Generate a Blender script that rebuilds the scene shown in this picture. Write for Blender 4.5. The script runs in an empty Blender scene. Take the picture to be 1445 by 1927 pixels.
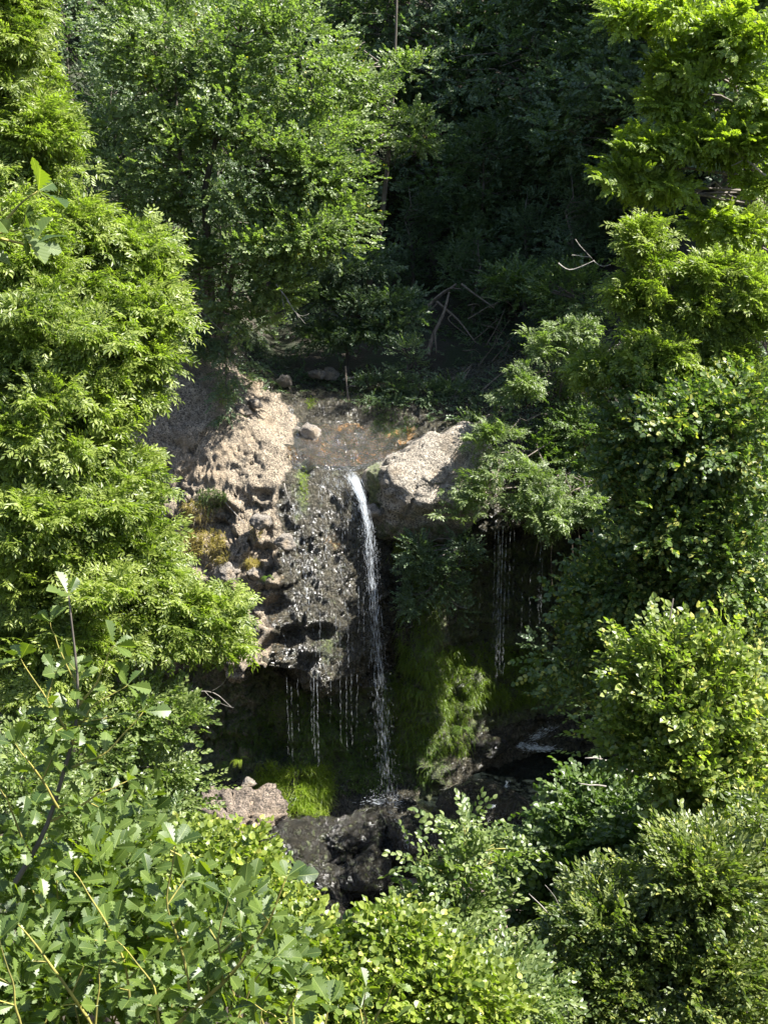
import bpy, math, random
import numpy as np
from mathutils import Matrix, Vector

scene = bpy.context.scene
col = scene.collection
R = math.radians

# ------------------------------------------------------------------ camera, sky, sun, exposure
CAM = np.array([0.0, 0.0, 23.0]); PITCH = R(18.0); FPX = 2798.0
cam_data = bpy.data.cameras.new('camera')
cam = bpy.data.objects.new('camera', cam_data); col.objects.link(cam)
cam.location = CAM; cam.rotation_euler = (math.pi / 2 - PITCH, 0, 0)
cam_data.sensor_fit = 'VERTICAL'; cam_data.sensor_height = 24.0
cam_data.lens = 24.0 * FPX / 1927.0
cam_data.clip_start = 0.05; cam_data.clip_end = 1000.0
scene.camera = cam

SUN_EL, SUN_AZ = R(56.0), R(97.0)          # azimuth from the view direction (+y) towards +x
sdir = Vector((math.sin(SUN_AZ) * math.cos(SUN_EL), math.cos(SUN_AZ) * math.cos(SUN_EL), math.sin(SUN_EL)))
world = bpy.data.worlds.new('World'); scene.world = world; world.use_nodes = True
wn = world.node_tree
sky = wn.nodes.new('ShaderNodeTexSky'); sky.sky_type = 'NISHITA'; sky.sun_disc = False
sky.sun_elevation = SUN_EL; sky.sun_rotation = SUN_AZ
wn.links.new(sky.outputs[0], wn.nodes['Background'].inputs[0])
wn.nodes['Background'].inputs[1].default_value = 0.09
sun_data = bpy.data.lights.new('sun', 'SUN'); sun_data.energy = 5.0; sun_data.angle = R(0.55)
sun_data.color = (1.0, 0.965, 0.90)
sun = bpy.data.objects.new('sun', sun_data); col.objects.link(sun)
sun.rotation_euler = (-sdir).to_track_quat('-Z', 'Y').to_euler()
vs = scene.view_settings
vs.view_transform = 'Standard'; vs.look = 'None'; vs.gamma = 1.0; vs.use_curve_mapping = False
vs.exposure = 1.95
scene.cycles.max_bounces = 8; scene.cycles.diffuse_bounces = 5; scene.cycles.glossy_bounces = 2
scene.cycles.transmission_bounces = 5; scene.cycles.transparent_max_bounces = 8
scene.cycles.sample_clamp_indirect = 4.0

FWD = np.array([0, math.cos(PITCH), -math.sin(PITCH)]); UPV = np.array([0, math.sin(PITCH), math.cos(PITCH)])
def P(px, py, Y):
    """world point at depth Y whose direction from the viewpoint is that of photo position px, py"""
    d = np.array([(px - 722.5) / FPX, 0, 0]) + UPV * ((963.5 - py) / FPX) + FWD
    return CAM + d * (Y / d[1])
def mpp(px, py, Y):
    return float((P(px, py, Y) - CAM) @ FWD) / FPX

# ------------------------------------------------------------------ noise
def _hash(i, j, k, s):
    h = (i.astype(np.int64) * 374761393 + j.astype(np.int64) * 668265263 + k.astype(np.int64) * 2147483647 + s * 974634533) & 0xFFFFFFFF
    h = ((h ^ (h >> 13)) * 1274126177) & 0xFFFFFFFF
    h = ((h ^ (h >> 16)) * 2246822519) & 0xFFFFFFFF
    return ((h ^ (h >> 15)) & 0xFFFFFF) / float(0xFFFFFF)
def vnoise(p, s=0):
    f = np.floor(p); i = f.astype(np.int64); t = p - f; t = t * t * (3 - 2 * t)
    r = 0
    for a in (0, 1):
        for b in (0, 1):
            for c in (0, 1):
                w = (t[:, 0] if a else 1 - t[:, 0]) * (t[:, 1] if b else 1 - t[:, 1]) * (t[:, 2] if c else 1 - t[:, 2])
                r = r + w * _hash(i[:, 0] + a, i[:, 1] + b, i[:, 2] + c, s)
    return r * 2 - 1
def fbm(p, octaves=4, s=0, gain=0.5):
    r = 0; a = 1.0; q = np.array(p, float)
    for o in range(octaves):
        r = r + a * vnoise(q, s + o); q = q * 2.03 + 17.3; a *= gain
    return r
def worley(p, s=0):
    f = np.floor(p).astype(np.int64); best = np.full(len(p), 9.0)
    for a in (-1, 0, 1):
        for b in (-1, 0, 1):
            for c in (-1, 0, 1):
                g = f + np.array([a, b, c])
                q = np.stack([g[:, m] + _hash(g[:, 0], g[:, 1], g[:, 2], s + 11 * m) for m in range(3)], 1)
                best = np.minimum(best, ((q - p) ** 2).sum(1))
    return np.sqrt(best)
def facets(p, s=0):
    """broken-rock relief: every cell is a tilted facet; returns the relief and the crack closeness"""
    f = np.floor(p).astype(np.int64); b1 = np.full(len(p), 9.0); b2 = b1.copy(); ctr = np.zeros_like(p); tilt = np.zeros_like(p); lev = np.zeros(len(p))
    for a in (-1, 0, 1):
        for b in (-1, 0, 1):
            for c in (-1, 0, 1):
                g = f + np.array([a, b, c])
                q = np.stack([g[:, m] + _hash(g[:, 0], g[:, 1], g[:, 2], s + 11 * m) for m in range(3)], 1)
                dd = ((q - p) ** 2).sum(1); n = dd < b1
                b2 = np.where(n, b1, np.minimum(b2, dd)); b1 = np.where(n, dd, b1)
                ctr[n] = q[n]; gn = g[n]
                tilt[n] = np.stack([_hash(gn[:, 0], gn[:, 1], gn[:, 2], s + 50 + m) - .5 for m in range(3)], 1)
                lev[n] = _hash(gn[:, 0], gn[:, 1], gn[:, 2], s + 60) - .5
    return 1.5 * ((p - ctr) * tilt).sum(1) + .6 * lev, np.clip(1 - (np.sqrt(b2) - np.sqrt(b1)) / .16, 0, 1)
def sstep(a, b, x):
    t = np.clip((x - a) / (b - a), 0, 1); return t * t * (3 - 2 * t)

# ------------------------------------------------------------------ materials
def new_mat(name):
    m = bpy.data.materials.new(name); m.use_nodes = True
    nt = m.node_tree; nt.nodes.clear()
    out = nt.nodes.new('ShaderNodeOutputMaterial')
    return m, nt, out
def N(nt, t, **kw):
    n = nt.nodes.new(t)
    for k, v in kw.items():
        if k.startswith('i_'):
            n.inputs[int(k[2:])].default_value = v
        else:
            setattr(n, k, v)
    return n
def mixc(nt, fac, a, b, mode='MIX'):
    n = nt.nodes.new('ShaderNodeMix'); n.data_type = 'RGBA'; n.blend_type = mode
    for sock, v in ((n.inputs[0], fac), (n.inputs[6], a), (n.inputs[7], b)):
        if hasattr(v, 'is_linked'):
            nt.links.new(v, sock)
        elif isinstance(v, (int, float)):
            sock.default_value = v
        else:
            sock.default_value = (*v, 1)
    return n.outputs[2]
def attr(nt, name):
    n = nt.nodes.new('ShaderNodeAttribute'); n.attribute_name = name
    return n
def mathn(nt, op, a, b=None, clamp=False):
    n = nt.nodes.new('ShaderNodeMath'); n.operation = op; n.use_clamp = clamp
    for s, v in ((n.inputs[0], a), (n.inputs[1], b)):
        if v is None: continue
        if hasattr(v, 'is_linked'): nt.links.new(v, s)
        else: s.default_value = v
    return n.outputs[0]
def ramp(nt, fac, stops):
    n = nt.nodes.new('ShaderNodeValToRGB'); e = n.color_ramp.elements
    while len(e) < len(stops): e.new(0.5)
    for el, (p, c) in zip(e, stops):
        el.position = p; el.color = (*c, 1)
    nt.links.new(fac, n.inputs[0])
    return n.outputs[0]

def leaf_mat(name, dark, light, trans=(1.35, 1.65, 0.5), tw=0.42, rough=0.42, spec=0.5, yellow=None, veins=False):
    m, nt, out = new_mat(name)
    a = attr(nt, 'lc')
    stops = [(0.0, dark), (0.9, light)]
    if yellow: stops += [(0.955, light), (0.985, yellow)]
    c = ramp(nt, a.outputs['Fac'], stops)
    if veins:
        lp = attr(nt, 'lp'); sep = N(nt, 'ShaderNodeSeparateXYZ'); nt.links.new(lp.outputs['Vector'], sep.inputs[0])
        ax = mathn(nt, 'ABSOLUTE', sep.outputs[0])
        mid = mathn(nt, 'LESS_THAN', ax, 0.016)
        ph = mathn(nt, 'SUBTRACT', mathn(nt, 'MULTIPLY', sep.outputs[1], 8.0), mathn(nt, 'MULTIPLY', ax, 6.5))
        fr = mathn(nt, 'FRACT', ph); side = mathn(nt, 'LESS_THAN', fr, 0.07)
        v = mathn(nt, 'MAXIMUM', mid, mathn(nt, 'MULTIPLY', side, 0.55))
        c = mixc(nt, mathn(nt, 'MULTIPLY', v, 0.6), c, (0.26, 0.32, 0.09))
        bh = mathn(nt, 'MULTIPLY', mathn(nt, 'PINGPONG', ph, 0.5), 1.0)
    tcol = mixc(nt, 1.0, c, tuple(trans), 'MULTIPLY')
    p = N(nt, 'ShaderNodeBsdfPrincipled'); nt.links.new(c, p.inputs['Base Color'])
    p.inputs['Roughness'].default_value = rough; p.inputs['Specular IOR Level'].default_value = spec
    if veins:
        b = N(nt, 'ShaderNodeBump'); b.inputs['Strength'].default_value = 0.06; b.inputs['Distance'].default_value = 0.003
        nt.links.new(bh, b.inputs['Height']); nt.links.new(b.outputs[0], p.inputs['Normal'])
    t = N(nt, 'ShaderNodeBsdfTranslucent'); nt.links.new(tcol, t.inputs[0])
    mx = N(nt, 'ShaderNodeMixShader'); mx.inputs[0].default_value = tw
    nt.links.new(p.outputs[0], mx.inputs[1]); nt.links.new(t.outputs[0], mx.inputs[2]); nt.links.new(mx.outputs[0], out.inputs[0])
    return m

def bark_mat(name, c1, c2, scale=8.0):
    m, nt, out = new_mat(name)
    tc = N(nt, 'ShaderNodeTexCoord'); mp = N(nt, 'ShaderNodeMapping'); mp.inputs['Scale'].default_value = (1, 1, 0.25)
    nt.links.new(tc.outputs['Object'], mp.inputs[0])
    n = N(nt, 'ShaderNodeTexNoise'); n.inputs['Scale'].default_value = scale; n.inputs['Detail'].default_value = 5
    nt.links.new(mp.outputs[0], n.inputs['Vector'])
    c = ramp(nt, n.outputs['Fac'], [(0.3, c1), (0.7, c2)])
    p = N(nt, 'ShaderNodeBsdfPrincipled'); nt.links.new(c, p.inputs['Base Color']); p.inputs['Roughness'].default_value = 0.85
    b = N(nt, 'ShaderNodeBump'); b.inputs['Strength'].default_value = 0.6; b.inputs['Distance'].default_value = 0.02
    nt.links.new(n.outputs['Fac'], b.inputs['Height']); nt.links.new(b.outputs[0], p.inputs['Normal'])
    nt.links.new(p.outputs[0], out.inputs[0])
    return m

def rock_mat(name, dry1=(0.20, 0.155, 0.105), dry2=(0.50, 0.405, 0.28), wet_all=None, moss_all=None, scale=1.0, wk=1.0):
    """pebbly conglomerate; the point attributes wet, moss and rust say where it is soaked, mossy or iron-stained"""
    m, nt, out = new_mat(name)
    tc = N(nt, 'ShaderNodeTexCoord'); co = tc.outputs['Object']
    def noise(s, d=4, rgh=0.55):
        n = N(nt, 'ShaderNodeTexNoise'); n.inputs['Scale'].default_value = s * scale; n.inputs['Detail'].default_value = d
        n.inputs['Roughness'].default_value = rgh; nt.links.new(co, n.inputs['Vector']); return n.outputs['Fac']
    big, mid, fine = noise(0.9), noise(4.5, 6, 0.65), noise(19.0, 5, 0.7)
    vo = N(nt, 'ShaderNodeTexVoronoi'); vo.inputs['Scale'].default_value = 9.0 * scale; nt.links.new(co, vo.inputs['Vector'])
    vcol = N(nt, 'ShaderNodeSeparateColor'); nt.links.new(vo.outputs['Color'], vcol.inputs[0])
    c = ramp(nt, mid, [(0.32, dry1), (0.55, tuple(0.5 * (a + b) for a, b in zip(dry1, dry2))), (0.68, dry2)])
    c = mixc(nt, mathn(nt, 'MULTIPLY', vcol.outputs[0], 0.28), c, (0.42, 0.345, 0.25))
    speck = noise(34.0, 3, .6)
    pits = mathn(nt, 'MULTIPLY', ramp(nt, fine, [(0.40, (0, 0, 0)), (0.49, (1, 1, 1))]), ramp(nt, speck, [(0.36, (.15, .15, .15)), (0.47, (1, 1, 1))]))
    c = mixc(nt, mathn(nt, 'SUBTRACT', 1.0, pits), c, tuple(0.30 * x for x in dry1))
    c = mixc(nt, ramp(nt, big, [(0.52, (0, 0, 0)), (0.72, (1, 1, 1))]), c, (0.33, 0.25, 0.16))
    def mask(name, allv):
        if allv is not None:
            v = N(nt, 'ShaderNodeValue'); v.outputs[0].default_value = allv; s = v.outputs[0]
        else:
            s = attr(nt, name).outputs['Fac']
        e = mathn(nt, 'ADD', s, mathn(nt, 'MULTIPLY', mathn(nt, 'SUBTRACT', mid, 0.5), 1.1))
        return ramp(nt, e, [(0.40, (0, 0, 0)), (0.60, (1, 1, 1))])
    wet, moss = mask('wet', wet_all), mask('moss', moss_all)
    wetc = ramp(nt, noise(7.0, 6, 0.7), [(0.35, (0.022 * wk, 0.020 * wk, 0.015 * wk)), (0.55, (0.080 * wk, 0.072 * wk, 0.050 * wk)), (0.72, (0.18 * wk, 0.155 * wk, 0.11 * wk))])
    c = mixc(nt, wet, c, wetc)
    if wet_all is None:
        rust = mask('rust', None)
        c = mixc(nt, rust, c, ramp(nt, mid, [(0.36, (0.06, 0.036, 0.018)), (0.48, (0.17, 0.10, 0.045)), (0.56, (0.25, 0.13, 0.04)), (0.66, (0.36, 0.28, 0.17))]))
    mossc = ramp(nt, noise(11.0), [(0.35, (0.03, 0.05, 0.01)), (0.65, (0.13, 0.16, 0.025))])
    c = mixc(nt, mathn(nt, 'MULTIPLY', moss, 0.92), c, mossc)
    p = N(nt, 'ShaderNodeBsdfPrincipled'); nt.links.new(c, p.inputs['Base Color'])
    rr = mixc(nt, wet, (0.88,) * 3, (0.20,) * 3); rr = mixc(nt, moss, rr, (0.7,) * 3)
    nt.links.new(rr, p.inputs['Roughness']); p.inputs['Specular IOR Level'].default_value = 0.9
    h = mathn(nt, 'ADD', mathn(nt, 'MULTIPLY', mid, 0.6), mathn(nt, 'MULTIPLY', fine, 0.45))
    h = mathn(nt, 'ADD', h, mathn(nt, 'MULTIPLY', vo.outputs['Distance'], -0.35))
    mpz = N(nt, 'ShaderNodeMapping'); mpz.inputs['Scale'].default_value = (1, 1, .45); nt.links.new(co, mpz.inputs[0])
    rip = N(nt, 'ShaderNodeTexNoise'); rip.inputs['Scale'].default_value = 15.0 * scale; rip.inputs['Detail'].default_value = 3; nt.links.new(mpz.outputs[0], rip.inputs['Vector'])
    h = mathn(nt, 'ADD', h, mathn(nt, 'MULTIPLY', mathn(nt, 'MULTIPLY', rip.outputs['Fac'], wet), 1.3))
    h = mathn(nt, 'ADD', h, mathn(nt, 'MULTIPLY', pits, .25))
    b = N(nt, 'ShaderNodeBump'); b.inputs['Strength'].default_value = 1.0; b.inputs['Distance'].default_value = 0.11 / scale
    nt.links.new(h, b.inputs['Height']); nt.links.new(b.outputs[0], p.inputs['Normal'])
    nt.links.new(p.outputs[0], out.inputs[0])
    return m

def ground_mat(name, c1, c2, c3):
    m, nt, out = new_mat(name)
    tc = N(nt, 'ShaderNodeTexCoord'); co = tc.outputs['Object']
    n1 = N(nt, 'ShaderNodeTexNoise'); n1.inputs['Scale'].default_value = 0.6; n1.inputs['Detail'].default_value = 6
    n2 = N(nt, 'ShaderNodeTexNoise'); n2.inputs['Scale'].default_value = 14; n2.inputs['Detail'].default_value = 6
    for n in (n1, n2): nt.links.new(co, n.inputs['Vector'])
    c = ramp(nt, n2.outputs['Fac'], [(0.3, c1), (0.7, c2)])
    c = mixc(nt, ramp(nt, n1.outputs['Fac'], [(0.45, (0, 0, 0)), (0.6, (1, 1, 1))]), c, c3)
    p = N(nt, 'ShaderNodeBsdfPrincipled'); nt.links.new(c, p.inputs['Base Color']); p.inputs['Roughness'].default_value = 0.95
    b = N(nt, 'ShaderNodeBump'); b.inputs['Strength'].default_value = 0.8; b.inputs['Distance'].default_value = 0.08
    nt.links.new(n2.outputs['Fac'], b.inputs['Height']); nt.links.new(b.outputs[0], p.inputs['Normal'])
    nt.links.new(p.outputs[0], out.inputs[0])
    return m

def water_drop_mat(name, alpha):
    m, nt, out = new_mat(name)
    p = N(nt, 'ShaderNodeBsdfPrincipled'); p.inputs['Base Color'].default_value = (0.88, 0.92, 0.95, 1)
    p.inputs['Roughness'].default_value = 0.22; p.inputs['Specular IOR Level'].default_value = 0.7
    p.inputs['Transmission Weight'].default_value = 0.25; p.inputs['IOR'].default_value = 1.33
    p.inputs['Alpha'].default_value = alpha
    nt.links.new(p.outputs[0], out.inputs[0]); return m
def pool_mat(name, tint, clear=0.75, ripple=9.0, strength=0.35, rough=0.06, stretch=(1, 1, 1)):
    m, nt, out = new_mat(name)
    tc = N(nt, 'ShaderNodeTexCoord'); mp = N(nt, 'ShaderNodeMapping'); mp.inputs['Scale'].default_value = stretch
    nt.links.new(tc.outputs['Object'], mp.inputs[0])
    n = N(nt, 'ShaderNodeTexNoise'); n.inputs['Scale'].default_value = ripple; n.inputs['Detail'].default_value = 4
    n.inputs['Distortion'].default_value = 0.6
    nt.links.new(mp.outputs[0], n.inputs['Vector'])
    b = N(nt, 'ShaderNodeBump'); b.inputs['Strength'].default_value = strength; b.inputs['Distance'].default_value = 0.09
    nt.links.new(n.outputs['Fac'], b.inputs['Height'])
    d = N(nt, 'ShaderNodeBsdfDiffuse'); d.inputs[0].default_value = (*tint, 1)
    tr = N(nt, 'ShaderNodeBsdfTransparent'); tr.inputs[0].default_value = (0.8, 0.82, 0.78, 1)
    body = N(nt, 'ShaderNodeMixShader'); body.inputs[0].default_value = clear
    nt.links.new(d.outputs[0], body.inputs[1]); nt.links.new(tr.outputs[0], body.inputs[2])
    g = N(nt, 'ShaderNodeBsdfGlossy'); g.inputs['Roughness'].default_value = rough; nt.links.new(b.outputs[0], g.inputs['Normal'])
    fr = N(nt, 'ShaderNodeFresnel'); fr.inputs['IOR'].default_value = 1.33; nt.links.new(b.outputs[0], fr.inputs['Normal'])
    mx = N(nt, 'ShaderNodeMixShader'); nt.links.new(fr.outputs[0], mx.inputs[0])
    nt.links.new(body.outputs[0], mx.inputs[1]); nt.links.new(g.outputs[0], mx.inputs[2]); nt.links.new(mx.outputs[0], out.inputs[0])
    return m

M = {
 'alder': leaf_mat('alder_leaf', (0.060, 0.094, 0.028), (0.215, 0.268, 0.098), yellow=(0.34, 0.28, 0.03), rough=0.45, tw=.46, spec=.6),
 'ash': leaf_mat('ash_leaf', (0.080, 0.120, 0.018), (0.268, 0.315, 0.066), rough=0.45, tw=0.47, spec=.55),
 'robinia': leaf_mat('robinia_leaf', (0.095, 0.140, 0.020), (0.24, 0.31, 0.05), trans=(1.6, 1.75, .45), rough=0.45, tw=0.52),
 'linden': leaf_mat('linden_leaf', (0.072, 0.112, 0.022), (0.25, 0.295, 0.07), yellow=(0.42, 0.40, 0.10), tw=0.42, spec=.6),
 'dim': leaf_mat('shade_dimmed_leaf', (0.044, 0.078, 0.022), (0.125, 0.175, 0.050), yellow=(0.30, 0.30, 0.08), tw=0.4),  # shade put into the colour: darker leaves for linden, hazel and bush
 'hazel': leaf_mat('hazel_leaf', (0.070, 0.112, 0.016), (0.235, 0.28, 0.045), yellow=(0.42, 0.41, 0.09), tw=0.42),
 'elm': leaf_mat('elm_leaf', (0.060, 0.100, 0.026), (0.205, 0.25, 0.078), tw=0.40, spec=.6),
 'privet': leaf_mat('fine_leaf', (0.050, 0.082, 0.020), (0.175, 0.205, 0.055), yellow=(0.34, 0.34, 0.08), tw=0.42, spec=.6),
 'forest': leaf_mat('forest_leaf', (0.050, 0.082, 0.042), (0.14, 0.19, 0.095), tw=0.38),  # bluish tint in the leaf colour stands for the blue-green shade
 'oak': leaf_mat('oak_leaf', (0.026, 0.056, 0.012), (0.118, 0.172, 0.034), trans=(2.0, 2.0, 0.35), tw=0.45, rough=0.42, spec=0.5, veins=True),
 'fern': leaf_mat('fern_leaf', (0.06, 0.12, 0.015), (0.15, 0.22, 0.04), tw=0.45),
 'grass_bright': leaf_mat('bright_grass_blade', (0.15, 0.22, 0.018), (0.29, 0.36, 0.04), tw=0.45),
 'moss': leaf_mat('moss_blade', (0.075, 0.13, 0.015), (0.21, 0.28, 0.035), tw=0.45),
 'grass_dark': leaf_mat('dark_grass_blade', (0.035, 0.07, 0.014), (0.09, 0.14, 0.026), tw=0.4),
 'grass_dry': leaf_mat('dry_grass_blade', (0.19, 0.15, 0.04), (0.42, 0.33, 0.11), tw=0.4),
 'bark': bark_mat('grey_bark', (0.05, 0.042, 0.033), (0.15, 0.125, 0.10)),
 'twig': bark_mat('green_twig_bark', (0.12, 0.12, 0.03), (0.34, 0.29, 0.06), 20),
 'dead': bark_mat('bleached_wood', (0.13, 0.115, 0.10), (0.34, 0.31, 0.27), 14),
 'root': bark_mat('root_bark', (0.08, 0.06, 0.045), (0.20, 0.16, 0.12), 14),
 'rock': rock_mat('conglomerate_rock'),
 'outcrop': rock_mat('outcrop_rock', (0.10, 0.075, 0.055), (0.31, 0.235, 0.175)),
 'boulder': rock_mat('boulder_rock', (0.20, 0.17, 0.13), (0.52, 0.46, 0.37)),
 'stone_wet': rock_mat('wet_rock', wet_all=1.2, moss_all=0.36, wk=.38),
 'stone_dry': rock_mat('stone_rock', (0.15, 0.13, 0.11), (0.34, 0.30, 0.25), wet_all=0.0, moss_all=0.1, scale=2.0),
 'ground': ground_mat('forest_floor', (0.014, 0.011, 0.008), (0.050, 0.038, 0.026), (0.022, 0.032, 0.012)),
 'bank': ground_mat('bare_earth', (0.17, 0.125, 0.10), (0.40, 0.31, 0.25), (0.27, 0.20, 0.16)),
 'fall': water_drop_mat('falling_water', 0.8), 'drip': water_drop_mat('dripping_water', 0.6),
 'pool': pool_mat('pool_water', (0.012, 0.016, 0.014), clear=0.35, ripple=5.0, strength=0.5),
 'film': pool_mat('stream_film', (0.10, 0.06, 0.025), clear=0.94, ripple=20.0, strength=1.0, rough=0.10),
 'foam': water_drop_mat('foam', 0.75),
}

# ------------------------------------------------------------------ mesh helpers
def np_mesh(name, V, T, mat, pattr=None, vattr=None, smooth=False):
    me = bpy.data.meshes.new(name)
    V = np.ascontiguousarray(V, np.float32); T = np.ascontiguousarray(T, np.int32)
    k = T.shape[1]
    me.vertices.add(len(V)); me.vertices.foreach_set('co', V.ravel())
    me.loops.add(T.size); me.loops.foreach_set('vertex_index', T.ravel())
    me.polygons.add(len(T)); me.polygons.foreach_set('loop_start', np.arange(0, T.size, k, dtype=np.int32))
    me.polygons.foreach_set('use_smooth', np.full(len(T), smooth, dtype=bool))
    for n, a in (pattr or {}).items():
        at = me.attributes.new(n, 'FLOAT', 'POINT'); at.data.foreach_set('value', np.ascontiguousarray(a, np.float32))
    for n, a in (vattr or {}).items():
        at = me.attributes.new(n, 'FLOAT_VECTOR', 'POINT'); at.data.foreach_set('vector', np.ascontiguousarray(a, np.float32).ravel())
    me.update(calc_edges=True)
    me.materials.append(mat)
    return me
def link(name, data, parent=None, loc=None):
    o = bpy.data.objects.new(name, data); col.objects.link(o)
    if parent is not None: o.parent = parent
    if loc is not None: o.location = loc
    return o
def tag(o, label=None, cat=None, group=None, kind=None):
    for k, v in (('label', label), ('category', cat), ('group', group), ('kind', kind)):
        if v: o[k] = v
    return o
def empty(name, loc, label, cat, group=None):
    return tag(link(name, None, None, Vector(loc)), label, cat, group)
class MB:
    """collects raw vertex / triangle arrays"""
    def __init__(s): s.V = []; s.T = []; s.n = 0; s.A = []
    def add(s, V, T, a=None):
        s.V.append(np.asarray(V, float)); s.T.append(np.asarray(T, int) + s.n); s.n += len(V)
        if a is not None: s.A.append(np.broadcast_to(a, (len(V),)))
    def mesh(s, name, mat, origin=(0, 0, 0), smooth=False, attrname=None):
        V = np.concatenate(s.V) - np.asarray(origin)
        pa = {attrname: np.concatenate(s.A)} if attrname else None
        return np_mesh(name, V, np.concatenate(s.T), mat, pa, smooth=smooth)
def nrm(v):
    v = np.asarray(v, float); return v / np.maximum(np.linalg.norm(v, axis=-1, keepdims=True), 1e-9)
def tube(mb, pts, rad, sides=5):
    pts = np.asarray(pts, float); n = len(pts); rad = np.broadcast_to(rad, (n,))
    t = nrm(np.gradient(pts, axis=0)); ref = np.array([0.31, 0.21, 0.93]) if abs(t[0][2]) < 0.8 else np.array([0.9, 0.3, 0.1])
    u = nrm(np.cross(t, ref)); w = np.cross(t, u)
    a = np.arange(sides) * 2 * math.pi / sides
    V = pts[:, None] + rad[:, None, None] * (np.cos(a)[None, :, None] * u[:, None] + np.sin(a)[None, :, None] * w[:, None])
    V = np.concatenate([V.reshape(-1, 3), pts[-1:]]); T = []
    for i in range(n - 1):
        for j in range(sides):
            p, q = i * sides + j, i * sides + (j + 1) % sides
            T += [(p, q, q + sides), (p, q + sides, p + sides)]
    for j in range(sides): T.append(((n - 1) * sides + j, (n - 1) * sides + (j + 1) % sides, n * sides))
    mb.add(V, T)
def bend(a, b, k=5, sag=0.0, jit=0.0, g=None):
    a, b = np.asarray(a, float), np.asarray(b, float); t = np.linspace(0, 1, k)[:, None]
    p = a + (b - a) * t; p[:, 2] += sag * np.sin(t[:, 0] * math.pi)
    if jit and g is not None: p[1:-1] += g.normal(0, jit, (k - 2, 3))
    return p
def basis(d, n):
    Y = nrm(d); X = nrm(np.cross(Y, n)); Z = np.cross(X, Y)
    return np.stack([X, Y, Z], -1)          # columns

# ------------------------------------------------------------------ leaves
def leaf_rows(rows, length, width, fold=0.25, curl=0.15, petiole=0.0):
    """leaf blade from (position along, half width) rows: left edge, midrib, right edge"""
    V = []; T = []; lp = []
    for (t, w) in rows:
        y = t * length; z = -curl * length * t * t
        for sx in (-1, 0, 1):
            V.append((sx * w * width, y, z + fold * w * width * abs(sx))); lp.append((sx * w, t, 0))
    for i in range(len(rows) - 1):
        for c in (0, 1):
            p = i * 3 + c
            T += [(p, p + 1, p + 4), (p, p + 4, p + 3)]
    if petiole:
        b = len(V); V += [(-0.018 * length, 0.02 * length, 0), (0.018 * length, 0.02 * length, 0), (0, -petiole * length, 0.01)]
        lp += [(0, 0, 0)] * 3; T += [(b, b + 2, b + 1)]
    V = np.array(V, float)
    if petiole: V[:, 1] += petiole * length
    return V, np.array(T), np.array(lp, float)
def leaf_hex(length, width, fold=0.22):
    l, w = length, width * 0.5
    V = np.array([(0, 0, 0), (w, .36 * l, fold * w), (.72 * w, .74 * l, fold * w * .6), (0, l, -.06 * l), (-.72 * w, .74 * l, fold * w * .6), (-w, .36 * l, fold * w)])
    T = np.array([(0, 1, 2), (0, 2, 3), (0, 3, 4), (0, 4, 5)])
    return V, T, None
def leaf_dia(length, width, fold=0.2):
    l, w = length, width * 0.5
    V = np.array([(0, 0, 0), (w, .42 * l, fold * w), (0, l, -.08 * l), (-w, .42 * l, fold * w)])
    return V, np.array([(0, 1, 2), (0, 2, 3)]), None
ROUND = [(0, .02), (.08, .30), (.25, .47), (.5, .5), (.75, .36), (.9, .17), (1, .0)]
HEART = [(-.06, .16), (.03, .40), (.2, .5), (.45, .47), (.7, .30), (.88, .10), (1, .0)]
OAK = [(0, .02), (.09, .06), (.17, .16), (.22, .18), (.26, .11), (.33, .27), (.39, .31), (.43, .20), (.49, .38), (.56, .44), (.60, .29), (.66, .45), (.72, .47), (.76, .32), (.81, .40), (.86, .36), (.90, .23), (.95, .17), (1, .0)]

def simple_spray(n, L, ang, size, g, droop=0.25, tiltn=0.5):
    Rm, T = [], []
    for i in range(n):
        f = i / max(n - 1, 1); s = 1 if i % 2 else -1
        a = s * (ang * (1 - 0.75 * f ** 3) + g.normal(0, 0.2))
        d = np.array([math.sin(a), math.cos(a), g.uniform(-droop * 1.6, droop * 0.6)])
        n_ = np.array([g.normal(0, tiltn), g.normal(0, tiltn) - 0.15, 1.0])
        Rm.append(basis(d, n_) * size * g.uniform(0.7, 1.15))
        T.append((g.normal(0, .012), L * (0.08 + 0.92 * f), -0.12 * L * f * f + g.normal(0, .012)))
    return np.array(Rm), np.array(T)
def pinnate_spray(nc, pairs, rach, size, g, spread=1.9, droop=0.5, L=0.12):
    Rm, T = [], []
    for c in range(nc):
        f = c / max(nc - 1, 1)
        az = (f - 0.5) * 2 * spread * (0.55 if c % 2 else 1.0) + g.normal(0, 0.25); el = g.uniform(-0.1, 0.55)
        d0 = np.array([math.sin(az) * math.cos(el), math.cos(az) * math.cos(el), math.sin(el)])
        o = np.array([0, L * g.uniform(0, 1), 0]); rl = rach * g.uniform(0.75, 1.15)
        up = np.array([g.normal(0, .25), g.normal(0, .25), 1.0])
        for j in range(pairs + 1):
            t = 0.28 + 0.72 * j / pairs
            p = o + d0 * rl * t + np.array([0, 0, -droop * rl * t * t])
            tang = nrm(d0 + np.array([0, 0, -2 * droop * t]))
            B = basis(tang, up)
            for s in ((-1, 1) if j < pairs else (0,)):
                a = s * g.uniform(0.75, 1.1)
                d = B[:, 1] * math.cos(a) + B[:, 0] * math.sin(a) + B[:, 2] * g.uniform(-.35, .05)
                Rm.append(basis(d, B[:, 2] + g.normal(0, .25, 3)) * size * g.uniform(.8, 1.1)); T.append(p)
    return np.array(Rm), np.array(T)
def variants(fn, k, seed):
    return [fn(np.random.default_rng(seed + i)) for i in range(k)]
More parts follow.
